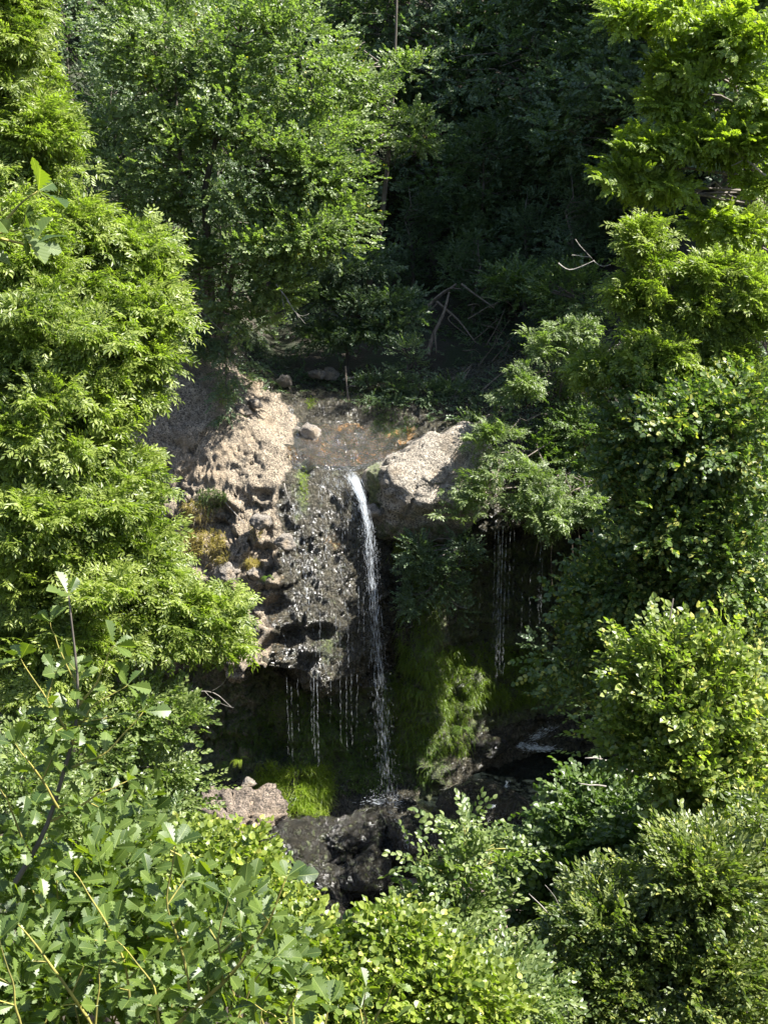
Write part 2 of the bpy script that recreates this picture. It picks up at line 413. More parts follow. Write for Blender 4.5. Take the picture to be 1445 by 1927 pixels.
SPR = {
 'alder': (variants(lambda g: simple_spray(13, .42, 1.0, 1.0, g), 5, 10), leaf_hex(.10, .085)),
 'ash': (variants(lambda g: pinnate_spray(6, 4, .23, 1.0, g, droop=.32, spread=2.3), 7, 30), leaf_dia(.095, .036)),
 'robinia': (variants(lambda g: pinnate_spray(5, 5, .24, 1.0, g, droop=.25, spread=2.2), 5, 40), leaf_hex(.075, .046)),
 'linden': (variants(lambda g: simple_spray(12, .45, .95, 1.0, g, droop=.45), 5, 50), leaf_hex(.095, .092)),
 'small': (variants(lambda g: simple_spray(16, .34, .85, 1.0, g), 5, 60), leaf_hex(.075, .042)),
 'elm': (variants(lambda g: simple_spray(14, .36, .9, 1.0, g, droop=.2), 5, 70), leaf_hex(.07, .05)),
 'forest': (variants(lambda g: simple_spray(11, .55, .95, 1.0, g), 5, 80), leaf_dia(.15, .12)),
 'hazel': (variants(lambda g: simple_spray(10, .24, .95, 1.0, g, droop=.4, tiltn=.6), 5, 90), leaf_rows(ROUND, .060, .058, petiole=.12)),
 'heart': (variants(lambda g: simple_spray(11, .34, .9, 1.0, g, droop=.4, tiltn=.6), 5, 95), leaf_rows(HEART, .068, .07, petiole=.2)),
 'beech': (variants(lambda g: simple_spray(9, .36, .9, 1.0, g, droop=.15, tiltn=.3), 5, 97), leaf_rows(ROUND, .085, .06, petiole=.08)),
 'oak': (variants(lambda g: simple_spray(8, .20, 1.05, 1.0, g, droop=.2, tiltn=.7), 5, 99), leaf_rows(OAK, .096, .063, fold=.22, petiole=.08)),
}

def sprays(lobes, nb, ns, pad, g, up=0.35, flat=0.45, shell=0.5, out=0.6, back=0.45, scale=(0.75, 1.2)):
    """bough pads spread through the lobes of a crown; returns spray matrices, origins, tints and the bough points"""
    vol = np.array([l[1][0] * l[1][1] * l[1][2] for l in lobes]) ** 0.55; vol /= vol.sum()
    B, O = [], []
    while len(B) < nb:
        i = g.choice(len(lobes), p=vol); c, r = np.asarray(lobes[i][0], float), np.asarray(lobes[i][1], float)
        d = nrm(g.normal(0, 1, 3)); f = (shell + (1 - shell) * g.random() ** 0.7) * (1.22 if g.random() < .16 else 1.0)
        p = c + d * r * f
        if d[1] > 0.25 and g.random() > back: continue
        B.append(p); O.append(nrm(d * (1 / r)))
    B, O = np.array(B), np.array(O)
    k = np.repeat(np.arange(nb), ns); S = len(k)
    size = np.repeat(g.uniform(0.6, 1.35, nb), ns)[:, None]
    off = nrm(g.normal(0, 1, (S, 3))) * (g.random((S, 1)) ** 0.45) * np.array([1, 1, flat]) * pad * size
    Tn = B[k] + off
    d = nrm(nrm(off * np.array([1, 1, .6])) * 0.9 + O[k] * out + np.array([0, 0, up]) + g.normal(0, .3, (S, 3)))
    n = nrm(np.array([0.25, -.1, 1.0]) + O[k] * 0.5 + g.normal(0, .38, (S, 3)))
    Mx = basis(d, n) * g.uniform(scale[0], scale[1], (S, 1, 1))
    tint = np.clip(np.repeat(g.normal(0, .12, nb), ns) + g.normal(0, .09, S), -.35, .35)
    return Mx, Tn, tint, B
def leaves_of(Mx, Tn, tint, kind, g):
    """expand sprays to single leaves"""
    var, leaf = SPR[kind]
    pick = g.integers(0, len(var), len(Mx)); Ls, Ts, cs = [], [], []
    for v, (Rl, Tl) in enumerate(var):
        m = pick == v
        if not m.any(): continue
        A = np.einsum('sij,ljk->slik', Mx[m], Rl); Bt = np.einsum('sij,lj->sli', Mx[m], Tl) + Tn[m][:, None]
        Ls.append(A.reshape(-1, 3, 3)); Ts.append(Bt.reshape(-1, 3))
        cs.append(np.repeat(tint[m], len(Rl)))
    L, T, c = np.concatenate(Ls), np.concatenate(Ts), np.concatenate(cs)
    c = np.clip(g.random(len(L)) * 0.75 + 0.1 + c, 0, .93)
    return L, T, c, leaf
def leaf_mesh(name, L, T, c, leaf, mat, origin=(0, 0, 0), yellow=0.0, g=None):
    Vl, Tl, lp = leaf
    V = (np.einsum('nij,vj->nvi', L, Vl) + T[:, None] - np.asarray(origin)).reshape(-1, 3)
    F = (Tl[None] + (np.arange(len(L)) * len(Vl))[:, None, None]).reshape(-1, 3)
    c = c.copy()
    if yellow and g is not None: c[g.random(len(c)) < yellow] = 1.0
    va = {'lp': np.tile(lp, (len(L), 1))} if lp is not None else None
    return np_mesh(name, V, F, mat, {'lc': np.repeat(c, len(Vl))}, va)
LEAFCACHE = {}
def bent(Vl, k):
    V = Vl.copy(); t = V[:, 1] / max(V[:, 1].max(), 1e-6); l = V[:, 1].max()
    V[:, 2] += (0.0, .14, -.16, .05)[k] * l * t * t + (0, .35, -.1, .2)[k] * np.abs(V[:, 0]) + (0, .0, .03, -.03)[k] * l * np.sin(t * 9 + 3 * np.sign(V[:, 0])) * np.abs(V[:, 0]) / (l * .3)
    V[:, 0] += (0, .06, -.08, .03)[k] * l * t * t
    return V
def leaf_parts(root, kind, mat, L, T, c, origin, limit=300):
    """the leaves that show largest become parts; returns the mask of those left over"""
    Vl, Tl, lp = SPR[kind][1]
    q = T - CAM; dep = q @ FWD; x = q[:, 0] / dep * FPX + 722.5; y = 963.5 - (q @ UPV) / dep * FPX
    sc = np.linalg.norm(L[:, :, 1], axis=1) / dep
    facing = np.abs(np.einsum('ni,ni->n', L[:, :, 2] / np.linalg.norm(L[:, :, 2], axis=1)[:, None], nrm(q)))
    key = sc * (0.4 + facing); key[(x < 0) | (x > 1445) | (y < 0) | (y > 1927)] = -1
    order = np.argsort(-key)[:limit]; rest = np.ones(len(L), bool)
    for i in order:
        b = int(c[i] * 7.99); ck = (kind, mat.name, b, int(i) % 4)
        if ck not in LEAFCACHE:
            LEAFCACHE[ck] = np_mesh('leaf', bent(Vl, int(i) % 4), Tl, mat, {'lc': np.full(len(Vl), (b + .5) / 8)}, {'lp': lp})
        o = bpy.data.objects.new('leaf', LEAFCACHE[ck]); col.objects.link(o); o.parent = root
        mm = Matrix.Identity(4)
        for r in range(3):
            for k in range(3): mm[r][k] = L[i, r, k]
            mm[r][3] = T[i, r] - origin[r]
        o.matrix_basis = mm; rest[i] = False
    return rest
# ------------------------------------------------------------------ terrain
def smax(a, b, k=1.2):
    h = np.clip(0.5 + 0.5 * (a - b) / k, 0, 1); return b * (1 - h) + a * h + k * h * (1 - h)
def H(x, y):
    x = np.asarray(x, float); y = np.asarray(y, float)
    near = 21.4 - 0.72 * np.maximum(y, 0) + 0.25 * np.minimum(y, 0)
    low = smax(near, np.full_like(near, -2.7)); low = smax(low, 0.9 * (-9 - x)); low = smax(low, 0.8 * (x - 12))
    far = 11.8 + 0.12 * (y - 49) + 0.95 * np.maximum(0, np.abs(x - 0.3) - 4.2) + 0.75 * np.maximum(0, y - 66)
    s = sstep(46.9, 47.7, y)
    h = low * (1 - s) + np.maximum(low, far) * s
    p = np.stack([x.ravel() * .35, y.ravel() * .35, np.zeros(x.size)], 1)
    h = h + (0.28 * fbm(p, 3, 5)).reshape(x.shape)
    return np.minimum(h, 75 + 0.05 * y)
def Hf(x, y): return float(H(np.array([x]), np.array([y]))[0])
xs = np.concatenate([np.linspace(-160, -30, 30)[:-1], np.linspace(-30, 30, 121)[:-1], np.linspace(30, 160, 30)])
ys = np.concatenate([np.linspace(-60, -6, 18)[:-1], np.linspace(-6, 46.8, 108)[:-1], np.linspace(46.8, 47.8, 6)[:-1], np.linspace(47.8, 80, 66)[:-1], np.linspace(80, 220, 30)])
gx, gy = np.meshgrid(xs, ys); gz = H(gx, gy)
idx = np.arange(gx.size).reshape(gx.shape)
Q = np.stack([idx[:-1, :-1], idx[:-1, 1:], idx[1:, 1:], idx[1:, :-1]], -1).reshape(-1, 4)
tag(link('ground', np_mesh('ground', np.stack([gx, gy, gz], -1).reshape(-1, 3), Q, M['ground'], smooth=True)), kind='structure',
    label='dark forest floor of the gorge and its wooded slopes')

# ------------------------------------------------------------------ the cliff: one profile (depth, height) per station across the gorge
ST = [
 (-11.0, [(49.5,17),(47.5,16.5),(46,16),(44.5,15),(43.5,12.5),(42.5,9),(42,6),(42.5,5.2),(42.3,1.8),(40.8,.5),(37.6,-2.7)]),
 (-6.8, [(49.5,15.2),(47,14.4),(45.5,13.9),(44.2,13.4),(43.4,11.6),(42.4,8.5),(41.4,5.6),(42.6,4.9),(42.3,1.6),(40.6,.3),(37.6,-2.7)]),
 (-4.6, [(49.5,12.7),(47,12.5),(45.3,12.4),(43.7,12.1),(42.5,10.8),(41.1,8),(40.0,5.2),(42.6,4.6),(42.4,1.4),(40.4,.2),(37.6,-2.7)]),
 (-3.4, [(49.5,12.1),(45.6,12.1),(44.6,11.7),(42.9,11.4),(41.9,10.2),(40.8,7.6),(39.8,4.9),(42.3,4.3),(42.5,1.3),(40.5,.15),(37.6,-2.7)]),
 (-2.6, [(49.5,12),(45.3,11.9),(44.6,11.35),(42.6,10.85),(41.9,10.0),(40.95,7.5),(40.1,4.8),(42.3,4.0),(41.3,1.35),(40.4,.25),(37.6,-2.7)]),
 (-1.7, [(49.5,12),(45.1,11.9),(44.5,11.35),(42.5,10.72),(41.95,9.9),(40.95,7.4),(40.05,4.75),(42.3,3.9),(41.9,1.2),(40.8,-.1),(37.6,-2.7)]),
 (-0.8, [(49.5,12),(45.1,11.9),(44.6,11.4),(42.5,10.7),(41.95,9.9),(41.25,7.4),(40.75,4.9),(42.4,4.0),(42.6,1.2),(41.2,-.2),(37.6,-2.7)]),
 (0.2, [(49.5,12),(45.4,11.8),(44.8,11.2),(43.0,10.9),(42.8,10),(42.5,7.5),(42.4,5),(42.8,4.2),(42.5,1.2),(41.3,-.1),(37.6,-2.7)]),
 (1.4, [(49.5,12),(45.6,11.8),(44.9,11.3),(43.2,11),(42.6,9),(41.8,7),(41.6,4.6),(41.8,3.4),(41.6,1.4),(41.1,0),(37.6,-2.7)]),
 (2.3, [(49.5,12.1),(46,11.9),(45,11.5),(43.3,11),(42.6,9.6),(42.4,8.8),(42.6,8.2),(44.4,7.2),(43.0,3.0),(42.2,.3),(37.6,-2.7)]),
 (3.2, [(49.5,12.3),(46.4,12.1),(45,11.7),(43.2,10.8),(42,9.5),(41.8,8.9),(42.2,8.5),(46,7.8),(43.8,2.9),(43.2,-.2),(37.6,-2.7)]),
 (5.2, [(49.5,13),(46.4,12.4),(45,11.8),(43.4,10.9),(42.8,9.8),(42.6,9.2),(42.9,8.9),(46.2,8.2),(45.3,2.8),(44.6,-.2),(37.6,-2.7)]),
 (7.2, [(49.5,14.5),(46.5,13.2),(45,12.3),(43.8,11.4),(43.4,10.2),(43.2,9.6),(43.4,9.2),(45.6,8.4),(45.2,2.6),(44.4,-.2),(37.6,-2.7)]),
 (11.0, [(49.5,18),(46.5,16),(45,14),(43.5,12),(42.5,10),(42,8),(41.5,6),(42,5),(42,2),(41,0),(37.6,-2.7)]),
]
SX = np.array([s[0] for s in ST]); SP = np.array([s[1] for s in ST], float)         # stations, 11 points, (y, z)
AMP = np.array([.10, .14, .10, .05, .16, .34, .30, .40, .40, .22, .12])
cx = np.concatenate([np.linspace(-11, -7.4, 46)[:-1], np.linspace(-7.4, 8.2, 330)[:-1], np.linspace(8.2, 11, 36)])
seglen = np.linalg.norm(np.diff(SP, axis=1), axis=2).mean(0)
rows = [max(6, int(l / 0.062)) for l in seglen]; rows[0] = 40; rows[-1] = 36
prm = np.concatenate([k + np.arange(n) / n for k, n in enumerate(rows)] + [[10.0]])
CY = np.zeros((len(prm), len(cx))); CZ = CY.copy(); CA = CY.copy()
ctrl = np.zeros((11, len(cx), 2))
for k in range(11):
    for c in range(2):
        v = np.interp(cx, SX, SP[:, k, c])
        w = np.interp(np.linspace(cx[0], cx[-1], 900), cx, v); ker = np.exp(-np.linspace(-2, 2, 33) ** 2); ker /= ker.sum()
        w = np.convolve(np.pad(w, 16, mode='edge'), ker, 'valid'); ctrl[k, :, c] = np.interp(cx, np.linspace(cx[0], cx[-1], 900), w)
en = fbm(np.stack([cx * 1.1, 0 * cx, 0 * cx], 1), 3, 140); ctrl[6, :, 1] += .38 * en; ctrl[7, :, 1] += .30 * en; ctrl[5, :, 0] += .18 * fbm(np.stack([cx * .9, 0 * cx + 5, 0 * cx], 1), 2, 141); ctrl[6, :, 0] += .25 * fbm(np.stack([cx * .8, 0 * cx + 9, 0 * cx], 1), 2, 142)
for r, p in enumerate(prm):
    k = min(int(p), 9); f = p - k
    CY[r], CZ[r] = ctrl[k, :, 0] * (1 - f) + ctrl[k + 1, :, 0] * f, ctrl[k, :, 1] * (1 - f) + ctrl[k + 1, :, 1] * f
    CA[r] = AMP[k] * (1 - f) + AMP[k + 1] * f
for it in range(3):
    for A in (CY, CZ): A[1:-1] = 0.25 * A[:-2] + 0.5 * A[1:-1] + 0.25 * A[2:]
CX = np.broadcast_to(cx, CY.shape).copy()
G = np.stack([CX, CY, CZ], -1)
du = np.gradient(G, axis=1); dv = np.gradient(G, axis=0); nG = nrm(np.cross(dv, du))
if nG[:, :, 2].mean() < 0: nG = -nG
pp = G.reshape(-1, 3); left = sstep(-2.4, -3.6, CX)
ridged = (1 - np.abs(fbm(pp * 0.75, 4, 21))).reshape(CX.shape)
lump = (1 - np.minimum(worley(pp * np.array([1.7, 1.7, 2.0]) + 0.25 * fbm(pp * 2, 2, 3)[:, None], 4), 1)).reshape(CX.shape)
peb = (1 - np.minimum(worley(pp * 4.6, 9), 1)).reshape(CX.shape)
fine = fbm(pp * 3.2, 4, 33, .6).reshape(CX.shape)
frac = np.broadcast_to(prm[:, None], CX.shape)
bed = sstep(2.7, 2.95, frac) * 0 + ((frac > 1.9) & (frac < 3.2)) * sstep(-3.2, -2.7, CX) * sstep(1.6, 0.9, CX)
amp = CA * (1 + 0.1 * left) * (1 - 0.5 * sstep(-3.3, -2.6, CX) * sstep(.3, -.5, CX) * ((frac > 3) & (frac < 6)))
warp = pp + 0.35 * np.stack([fbm(pp * 1.6, 3, 61), fbm(pp * 1.6, 3, 62), fbm(pp * 1.6, 3, 63)], 1)
block = worley(warp * np.array([1.1, 1.1, 1.5]), 71).reshape(CX.shape)
pits = np.minimum(worley(pp * 2.6 + .4 * fbm(pp * 4, 2, 13)[:, None], 19), .6).reshape(CX.shape)
wq = pp + 0.12 * np.stack([fbm(pp * 2.1, 3, 61), fbm(pp * 2.1, 3, 62), fbm(pp * 2.1, 3, 63)], 1)
f1, k1 = facets(wq * np.array([.8, .8, 1.1]), 301); f2, k2 = facets(wq * np.array([2.1, 2.1, 2.7]), 401); f3, k3 = facets(wq * 5.2, 501)
f1, k1, f2, k2, f3, k3 = (q.reshape(CX.shape) for q in (f1, k1, f2, k2, f3, k3))
disp = amp * (0.7 * (ridged - 0.75) + 1.2 * f1 + .55 * f2 + .28 * f3 - .20 * k1 - .16 * k2 - .08 * k3 + 0.35 * fine) + (0.01 + 0.03 * amp) * (pits - .35) + (0.03 + 0.10 * amp) * (peb - 0.5)
disp = disp * (1 - 0.55 * bed) + bed * 0.05 * fine
# caves and sockets bitten into the dry left face
for (hx, hz, hr, hd) in ((-3.75, 7.05, .22, .35), (-3.2, 6.9, .24, .4), (-2.75, 6.0, .26, .4), (-1.9, 6.1, .26, .35), (-1.0, 5.6, .24, .3), (-3.3, 5.9, .22, .35), (-4.9, 9.4, .3, .4), (-3.6, 9.9, .16, .3)):
    d2 = ((CX - hx) / (hr * 1.4)) ** 2 + ((CZ - hz) / hr) ** 2
    disp -= hd * np.exp(-d2 ** 2) * ((frac > 3) & (frac < 6.3))
# hollow worn beside the lip, left of the stream bed
d2 = ((CX + 2.55) / .42) ** 2 + ((CY - 42.5) / .35) ** 2
disp -= 0.35 * np.exp(-d2 ** 2) * (frac < 3.6)
CG = G + nG * disp[..., None]
CG[..., 0] += 0.25 * amp * fbm(pp * 1.3 + 40, 3, 77).reshape(CX.shape) * (1 - bed)
x_, y_, z_ = CG[..., 0], CG[..., 1], CG[..., 2]
wob = fbm(pp * 1.1, 3, 55).reshape(CX.shape) * .35
face = (frac >= 2.9) & (frac < 6.0)
wet = np.where(face, sstep(-3.15, -2.55, x_ + wob + 0.09 * (10.5 - z_)) , 0.0)
wet = np.where(frac >= 6.0, np.clip(sstep(-4.8, -3.2, x_ + wob) + .25, 0, 1), wet)
wet = np.where((frac > 0.95) & (frac < 2.9), 0.75 * sstep(-3.4, -2.8, x_ + wob), wet)
wet = np.where((frac <= .95), 1.0, wet)  # damp stream ledge, soaked throughout to darken it where shade falls
rust = ((frac > 1.98) & (frac < 3.12)) * sstep(-3.2, -2.6, x_ + wob) * sstep(1.5, .6, x_) * 0.62
rust = np.maximum(rust, 0.42 * face * np.exp(-((x_ + 1.4) / .8) ** 2 - ((z_ - 8.6) / .5) ** 2))
rust = np.maximum(rust, 0.33 * face * sstep(-4.4, -3.6, x_) * sstep(-2.4, -3.0, x_) * sstep(8.8, 8.0, z_))
moss = 0.30 * face * sstep(-3.1, -2.7, x_)
moss = np.maximum(moss, 0.62 * face * np.exp(-((x_ + 2.45) / .32) ** 2) * sstep(8.6, 9.6, z_ + wob))
moss = np.maximum(moss, 0.56 * face * np.exp(-((x_ + 1.6) / .6) ** 2 - ((z_ - 5.6) / .9) ** 2))
moss = np.maximum(moss, 0.60 * np.exp(-((x_ - 1.5) / .9) ** 2) * (frac > 3.6))
moss = np.maximum(moss, 0.55 * (frac > 7.2) * (frac < 8.5))
wet = np.where(frac > 8.2, 1.1, wet)
moss = np.maximum(moss, 0.36 * (frac < 1.0))
idx = np.arange(CX.size).reshape(CX.shape)
Q = np.stack([idx[:-1, :-1], idx[:-1, 1:], idx[1:, 1:], idx[1:, :-1]], -1).reshape(-1, 4)
if np.cross(du, dv)[len(prm) // 2, len(cx) // 2] @ np.array([0, -1, .3]) < 0: Q = Q[:, ::-1]
tag(link('cliff', np_mesh('cliff', CG.reshape(-1, 3), Q, M['rock'], {'wet': wet.ravel(), 'moss': moss.ravel(), 'rust': rust.ravel()}, smooth=True)),
    kind='structure', label='pale pebbly cliff with a dark soaked face under the waterfall')
# which cliff points the valley side faces, for planting things on them
q = CG.reshape(-1, 3) - CAM; qd = q @ FWD; qx = q[:, 0] / qd * FPX + 722.5; qy = 963.5 - (q @ UPV) / qd * FPX
zb = {}
bi = (qx // 9).astype(int) * 4096 + (qy // 9).astype(int)
o_ = np.argsort(qd); first = np.full(4096 * 400, 1e9)
ok = (qx > 0) & (qx < 1445) & (qy > 0) & (qy < 1927)
np.minimum.at(first, bi[ok], qd[ok])
open_ = ok.copy(); open_[ok] = qd[ok] < first[bi[ok]] + 0.4
CP = CG.reshape(-1, 3); CN = nG.reshape(-1, 3)
def on_cliff(px, py, rx, ry, n, g):
    m = np.where(open_ & (((qx - px) / rx) ** 2 + ((qy - py) / ry) ** 2 < 1))[0]
    if len(m) == 0: return np.zeros((0, 3)), np.zeros((0, 3))
    k = g.choice(m, n); return CP[k], CN[k]

# water running over the rust-coloured bed above the lip
fm = ((frac > 1.95) & (frac < 3.25) & (CX > -2.75) & (CX < 0.75))
rsel = np.where(fm.any(1))[0]; csel = np.where(fm.any(0))[0]
sub = (CG + nG * (0.012 + 0.02 * fbm(pp * 2.2, 3, 88).reshape(CX.shape))[..., None])[rsel[0]:rsel[-1] + 1, csel[0]:csel[-1] + 1]
ii = np.arange(sub.shape[0] * sub.shape[1]).reshape(sub.shape[:2])
Q = np.stack([ii[:-1, :-1], ii[:-1, 1:], ii[1:, 1:], ii[1:, :-1]], -1).reshape(-1, 4)
tag(link('stream', np_mesh('stream', sub.reshape(-1, 3), Q, M['film'], smooth=True)), kind='structure', label='thin clear stream over the rusty rock bed')
# pool in the cave mouth
ang = np.linspace(0, 2 * math.pi, 64, endpoint=False)
px_ = 4.9 + 4.0 * np.cos(ang); py_ = 42.0 + 2.9 * np.sin(ang)
ring = [np.stack([4.9 + 4.0 * np.cos(ang) * f, 42.0 + 2.9 * np.sin(ang) * f, np.full(64, .12)], 1) for f in (1, .8, .6, .4, .2, .02)]
V = np.concatenate(ring); Q = [(r * 64 + i, r * 64 + (i + 1) % 64, (r + 1) * 64 + (i + 1) % 64, (r + 1) * 64 + i) for r in range(5) for i in range(64)]
tag(link('pool', np_mesh('pool', V, np.array(Q), M['pool'])), kind='structure', label='black pool at the mouth of the dripping cave')

# ------------------------------------------------------------------ rocks
import bmesh
def ico(sub):
    bm = bmesh.new(); bmesh.ops.create_icosphere(bm, subdivisions=sub, radius=1.0)
    V = np.array([v.co[:] for v in bm.verts]); T = np.array([[v.index for v in f.verts] for f in bm.faces]); bm.free(); return V, T
ICO = {}
def rock_arr(radii, seed, sub=4, planes=None, rough=0.10, k=12, power=11, pebble=0.04):
    if sub not in ICO: ICO[sub] = ico(sub)
    D, T = ICO[sub]; g = np.random.default_rng(seed)
    pl = [(nrm(g.normal(0, 1, 3)), g.uniform(.72, 1.0)) for _ in range(k)] + [(nrm(np.array(n, float)), h) for n, h in (planes or [])]
    acc = 0.02
    for n, h in pl: acc = acc + np.maximum(D @ n / h, 0) ** power
    r = np.minimum(acc ** (-1.0 / power), 1.25)
    V = D * r[:, None] * np.asarray(radii)
    s = float(np.mean(radii)); q = V + seed * 3.7
    fa, ka = facets(q * 1.5 / s, seed + 7); fb, kb = facets(q * 4.0 / s, seed + 9)
    V = V + D * (rough * s * (.9 * fa - .35 * ka + .45 * fb - .2 * kb))[:, None]
    V = V + D * (.6 * rough * s * fbm(q * 1.3 / s, 4, seed, .55) + rough * .5 * s * (0.6 - np.minimum(worley(q * 3.2 / s, seed), 1)) + pebble * (.5 - np.minimum(worley(q * 5.0, seed + 3), 1)))[:, None]
    return V, T
def rock(name, label, cat, c, radii, seed, mat, sub=4, group=None, masks=None, **kw):
    V, T = rock_arr(radii, seed, sub, **kw)
    pa = masks(V) if masks else None
    return tag(link(name, np_mesh(name, V, T, mat, pa, smooth=True), None, Vector(c)), label, cat, group)
def boulder_masks(V):
    x, y, z = V.T
    ms = 0.66 * np.exp(-((x + 1.55) / .35) ** 2) * (z > -.6) + 0.5 * sstep(-.5, -1.2, z) + 0.38 * np.exp(-((x - .5) / .9) ** 2 - ((z + .2) / .5) ** 2)
    return {'wet': 0.45 * sstep(-.9, -1.5, z), 'moss': ms, 'rust': 0 * x}
rock('boulder', 'huge pale sunlit boulder standing at the brink right of the waterfall', 'boulder', P(800, 912, 42.45), (2.35, 1.75, 1.62), 5, M['boulder'], sub=6,
     masks=boulder_masks, planes=[((-.75, -.62, -.10), .68), ((.14, -.74, .62), .60), ((.8, -.3, .5), .86), ((-.55, .1, .85), .66), ((0, -.2, -.95), 1.1)], k=6, rough=.11, power=20, pebble=.06)
def dry(V): return {'wet': 0 * V[:, 0], 'moss': 0 * V[:, 0] + .12, 'rust': 0.36 * np.exp(-((V[:, 0] - .3) / .6) ** 2)}
rock('rock_outcrop', 'rough brown sunlit rock at the cliff foot left of the bright grass', 'rock', P(462, 1545, 39.6), (1.25, 1.1, .95), 12, M['outcrop'], sub=5, masks=dry, rough=.34, pebble=.22)
WB = 'wet boulders under the falls'
for i, (px, py, Y, r, lab) in enumerate([
    (560, 1600, 38.9, (.85, .7, .75), 'dark wet boulder right beside the brown outcrop'),
    (632, 1580, 39.3, (1.05, .8, .8), 'broad wet boulder with pale glints in the middle below the falls'),
    (705, 1560, 39.7, (.75, .7, .6), 'dark boulder just left of the landing jet'),
    (765, 1575, 39.2, (.8, .7, .7), 'black boulder right of the landing jet'),
    (610, 1668, 38.1, (.95, .7, .8), 'mossy wet boulder under the broad one'),
    (690, 1650, 38.3, (.8, .7, .85), 'dark boulder in the second row, below the jet'),
    (612, 1735, 37.4, (.8, .6, .75), 'lowest dark boulder with drips in front of it'),
    (545, 1680, 38.0, (.6, .6, .6), 'dark boulder half hidden by the hazel leaves'),
    (690, 1735, 37.4, (.7, .6, .7), 'lowest boulder behind the hazel tips'),
    (820, 1600, 38.8, (.8, .6, .6), 'dark boulder behind the top of the pale green sapling')]):
    rock('boulder', lab, 'boulder', P(px, py, Y), r, 130 + i, M['stone_wet'], sub=5 if i in (1, 4) else 4, group=WB, rough=.22, pebble=.1, power=9)
rock('rock_outcrop', 'low shiny wet stone between the pool and the pale green sapling', 'rock', P(1000, 1560, 38.9), (.95, .6, .42), 41, M['stone_wet'], sub=4, rough=.12)
rock('rock_outcrop', 'black rock rim holding back the cave pool', 'rock', P(885, 1520, 39.6), (1.4, .8, .62), 43, M['stone_wet'], sub=4, rough=.12)
rock('rock_outcrop', 'dark stone shelf under the white foam in the cave pool', 'rock', P(905, 1400, 43.6), (1.0, .6, .4), 47, M['stone_wet'], sub=4, rough=.12)
for i, (px, py, Y, r, lab) in enumerate([
    (536, 716, 46.6, .22, 'rounded grey stone in the shaded stream bed above the falls'),
    (620, 703, 47.6, .22, 'larger grey stone in shade under the spreading beech'),
    (596, 704, 47.4, .2, 'small stone lying in the shaded water beside the larger one'),
    (585, 815, 44.1, .33, 'yellowish stone at the back of the rusty stream bed'),
    (560, 812, 44.3, .2, 'black wet stone under the small upper trickle'),
    (535, 1020, 40.9, .25, 'round brown cobble stuck in the dry cliff'),
    (493, 985, 41.1, .27, 'grey cobble jutting from the dry cliff below the pale twig'),
    (700, 965, 41.7, .24, 'reddish stone wedged beside the top of the water jet'),
    (455, 772, 43.9, .22, 'pale stone among leaf shadows at the cliff top'),
    (480, 758, 44.2, .18, 'small bright stone at the edge of the upper stream'),
    (430, 1077, 41.0, .34, 'dark cobble below the yellow grass tuft'),
    (480, 1078, 40.9, .2, 'smooth pale cobble beside the small green plant on the cliff'),
    (468, 1472, 40.1, .17, 'loose dark stone balanced on the brown outcrop'),
    (865, 762, 46.2, .4, 'flat pale slab in the dark gully behind the boulder')]):
    rock('stone', lab, 'stone', P(px, py, Y), (r * 1.25, r, r * .8), 60 + i, M['stone_dry'], sub=4, group='loose stones', rough=.2, pebble=.03)
# sunny bare bank behind the sapling
g = np.random.default_rng(3)
c = P(925, 1665, 37.2); n = 34
bx, by = np.meshgrid(np.linspace(-2.6, 2.6, n), np.linspace(-1.8, 1.8, n)); rr = np.clip(1 - (bx / 2.6) ** 2 - (by / 1.8) ** 2, 0, 1)
bz = 1.1 * rr ** .7 - .9 + .12 * fbm(np.stack([bx.ravel() * 2, by.ravel() * 2, 0 * bx.ravel()], 1), 4, 8).reshape(bx.shape)
ii = np.arange(n * n).reshape(n, n); Q = np.stack([ii[:-1, :-1], ii[:-1, 1:], ii[1:, 1:], ii[1:, :-1]], -1).reshape(-1, 4)
tag(link('bank', np_mesh('bank', np.stack([bx, by, bz], -1).reshape(-1, 3) + c, Q, M['bank'], smooth=True)), kind='structure', label='bare pinkish earth bank in the sun behind the pale green sapling')

# ------------------------------------------------------------------ falling water: thin spindles of water strung along their paths
def spindles(C, D, ln, rd):
    n = len(C); D = nrm(D); u = nrm(np.cross(D, np.array([.3, .9, .2]))); w = np.cross(D, u)
    V = np.zeros((n, 5, 3)); V[:, 0] = C - D * ln[:, None] / 2; V[:, 4] = C + D * ln[:, None] / 2
    for j in range(3):
        a = j * 2 * math.pi / 3
        V[:, 1 + j] = C + rd[:, None] * (math.cos(a) * u + math.sin(a) * w)
    T = np.array([(0, 1, 2), (0, 2, 3), (0, 3, 1), (4, 2, 1), (4, 3, 2), (4, 1, 3)])
    return V.reshape(-1, 3), (T[None] + (np.arange(n) * 5)[:, None, None]).reshape(-1, 3)
def cling(path, off=.035, step=9.0):
    """points on the rock along a path, a finger's breadth off its surface"""
    out = []; pa = np.array(path, float)
    for a, b in zip(pa[:-1], pa[1:]):
        for f in np.linspace(0, 1, max(2, int(np.linalg.norm(b - a) / step)), endpoint=False):
            out.append(a + (b - a) * f)
    out.append(pa[-1]); res = []; m = np.where(open_)[0]
    for p in out:
        k = m[np.argmin((qx[m] - p[0]) ** 2 + (qy[m] - p[1]) ** 2)]; res.append(CP[k] + CN[k] * off)
    res = np.array(res)
    for _ in range(2): res[1:-1] = .25 * res[:-2] + .5 * res[1:-1] + .25 * res[2:]
    return res
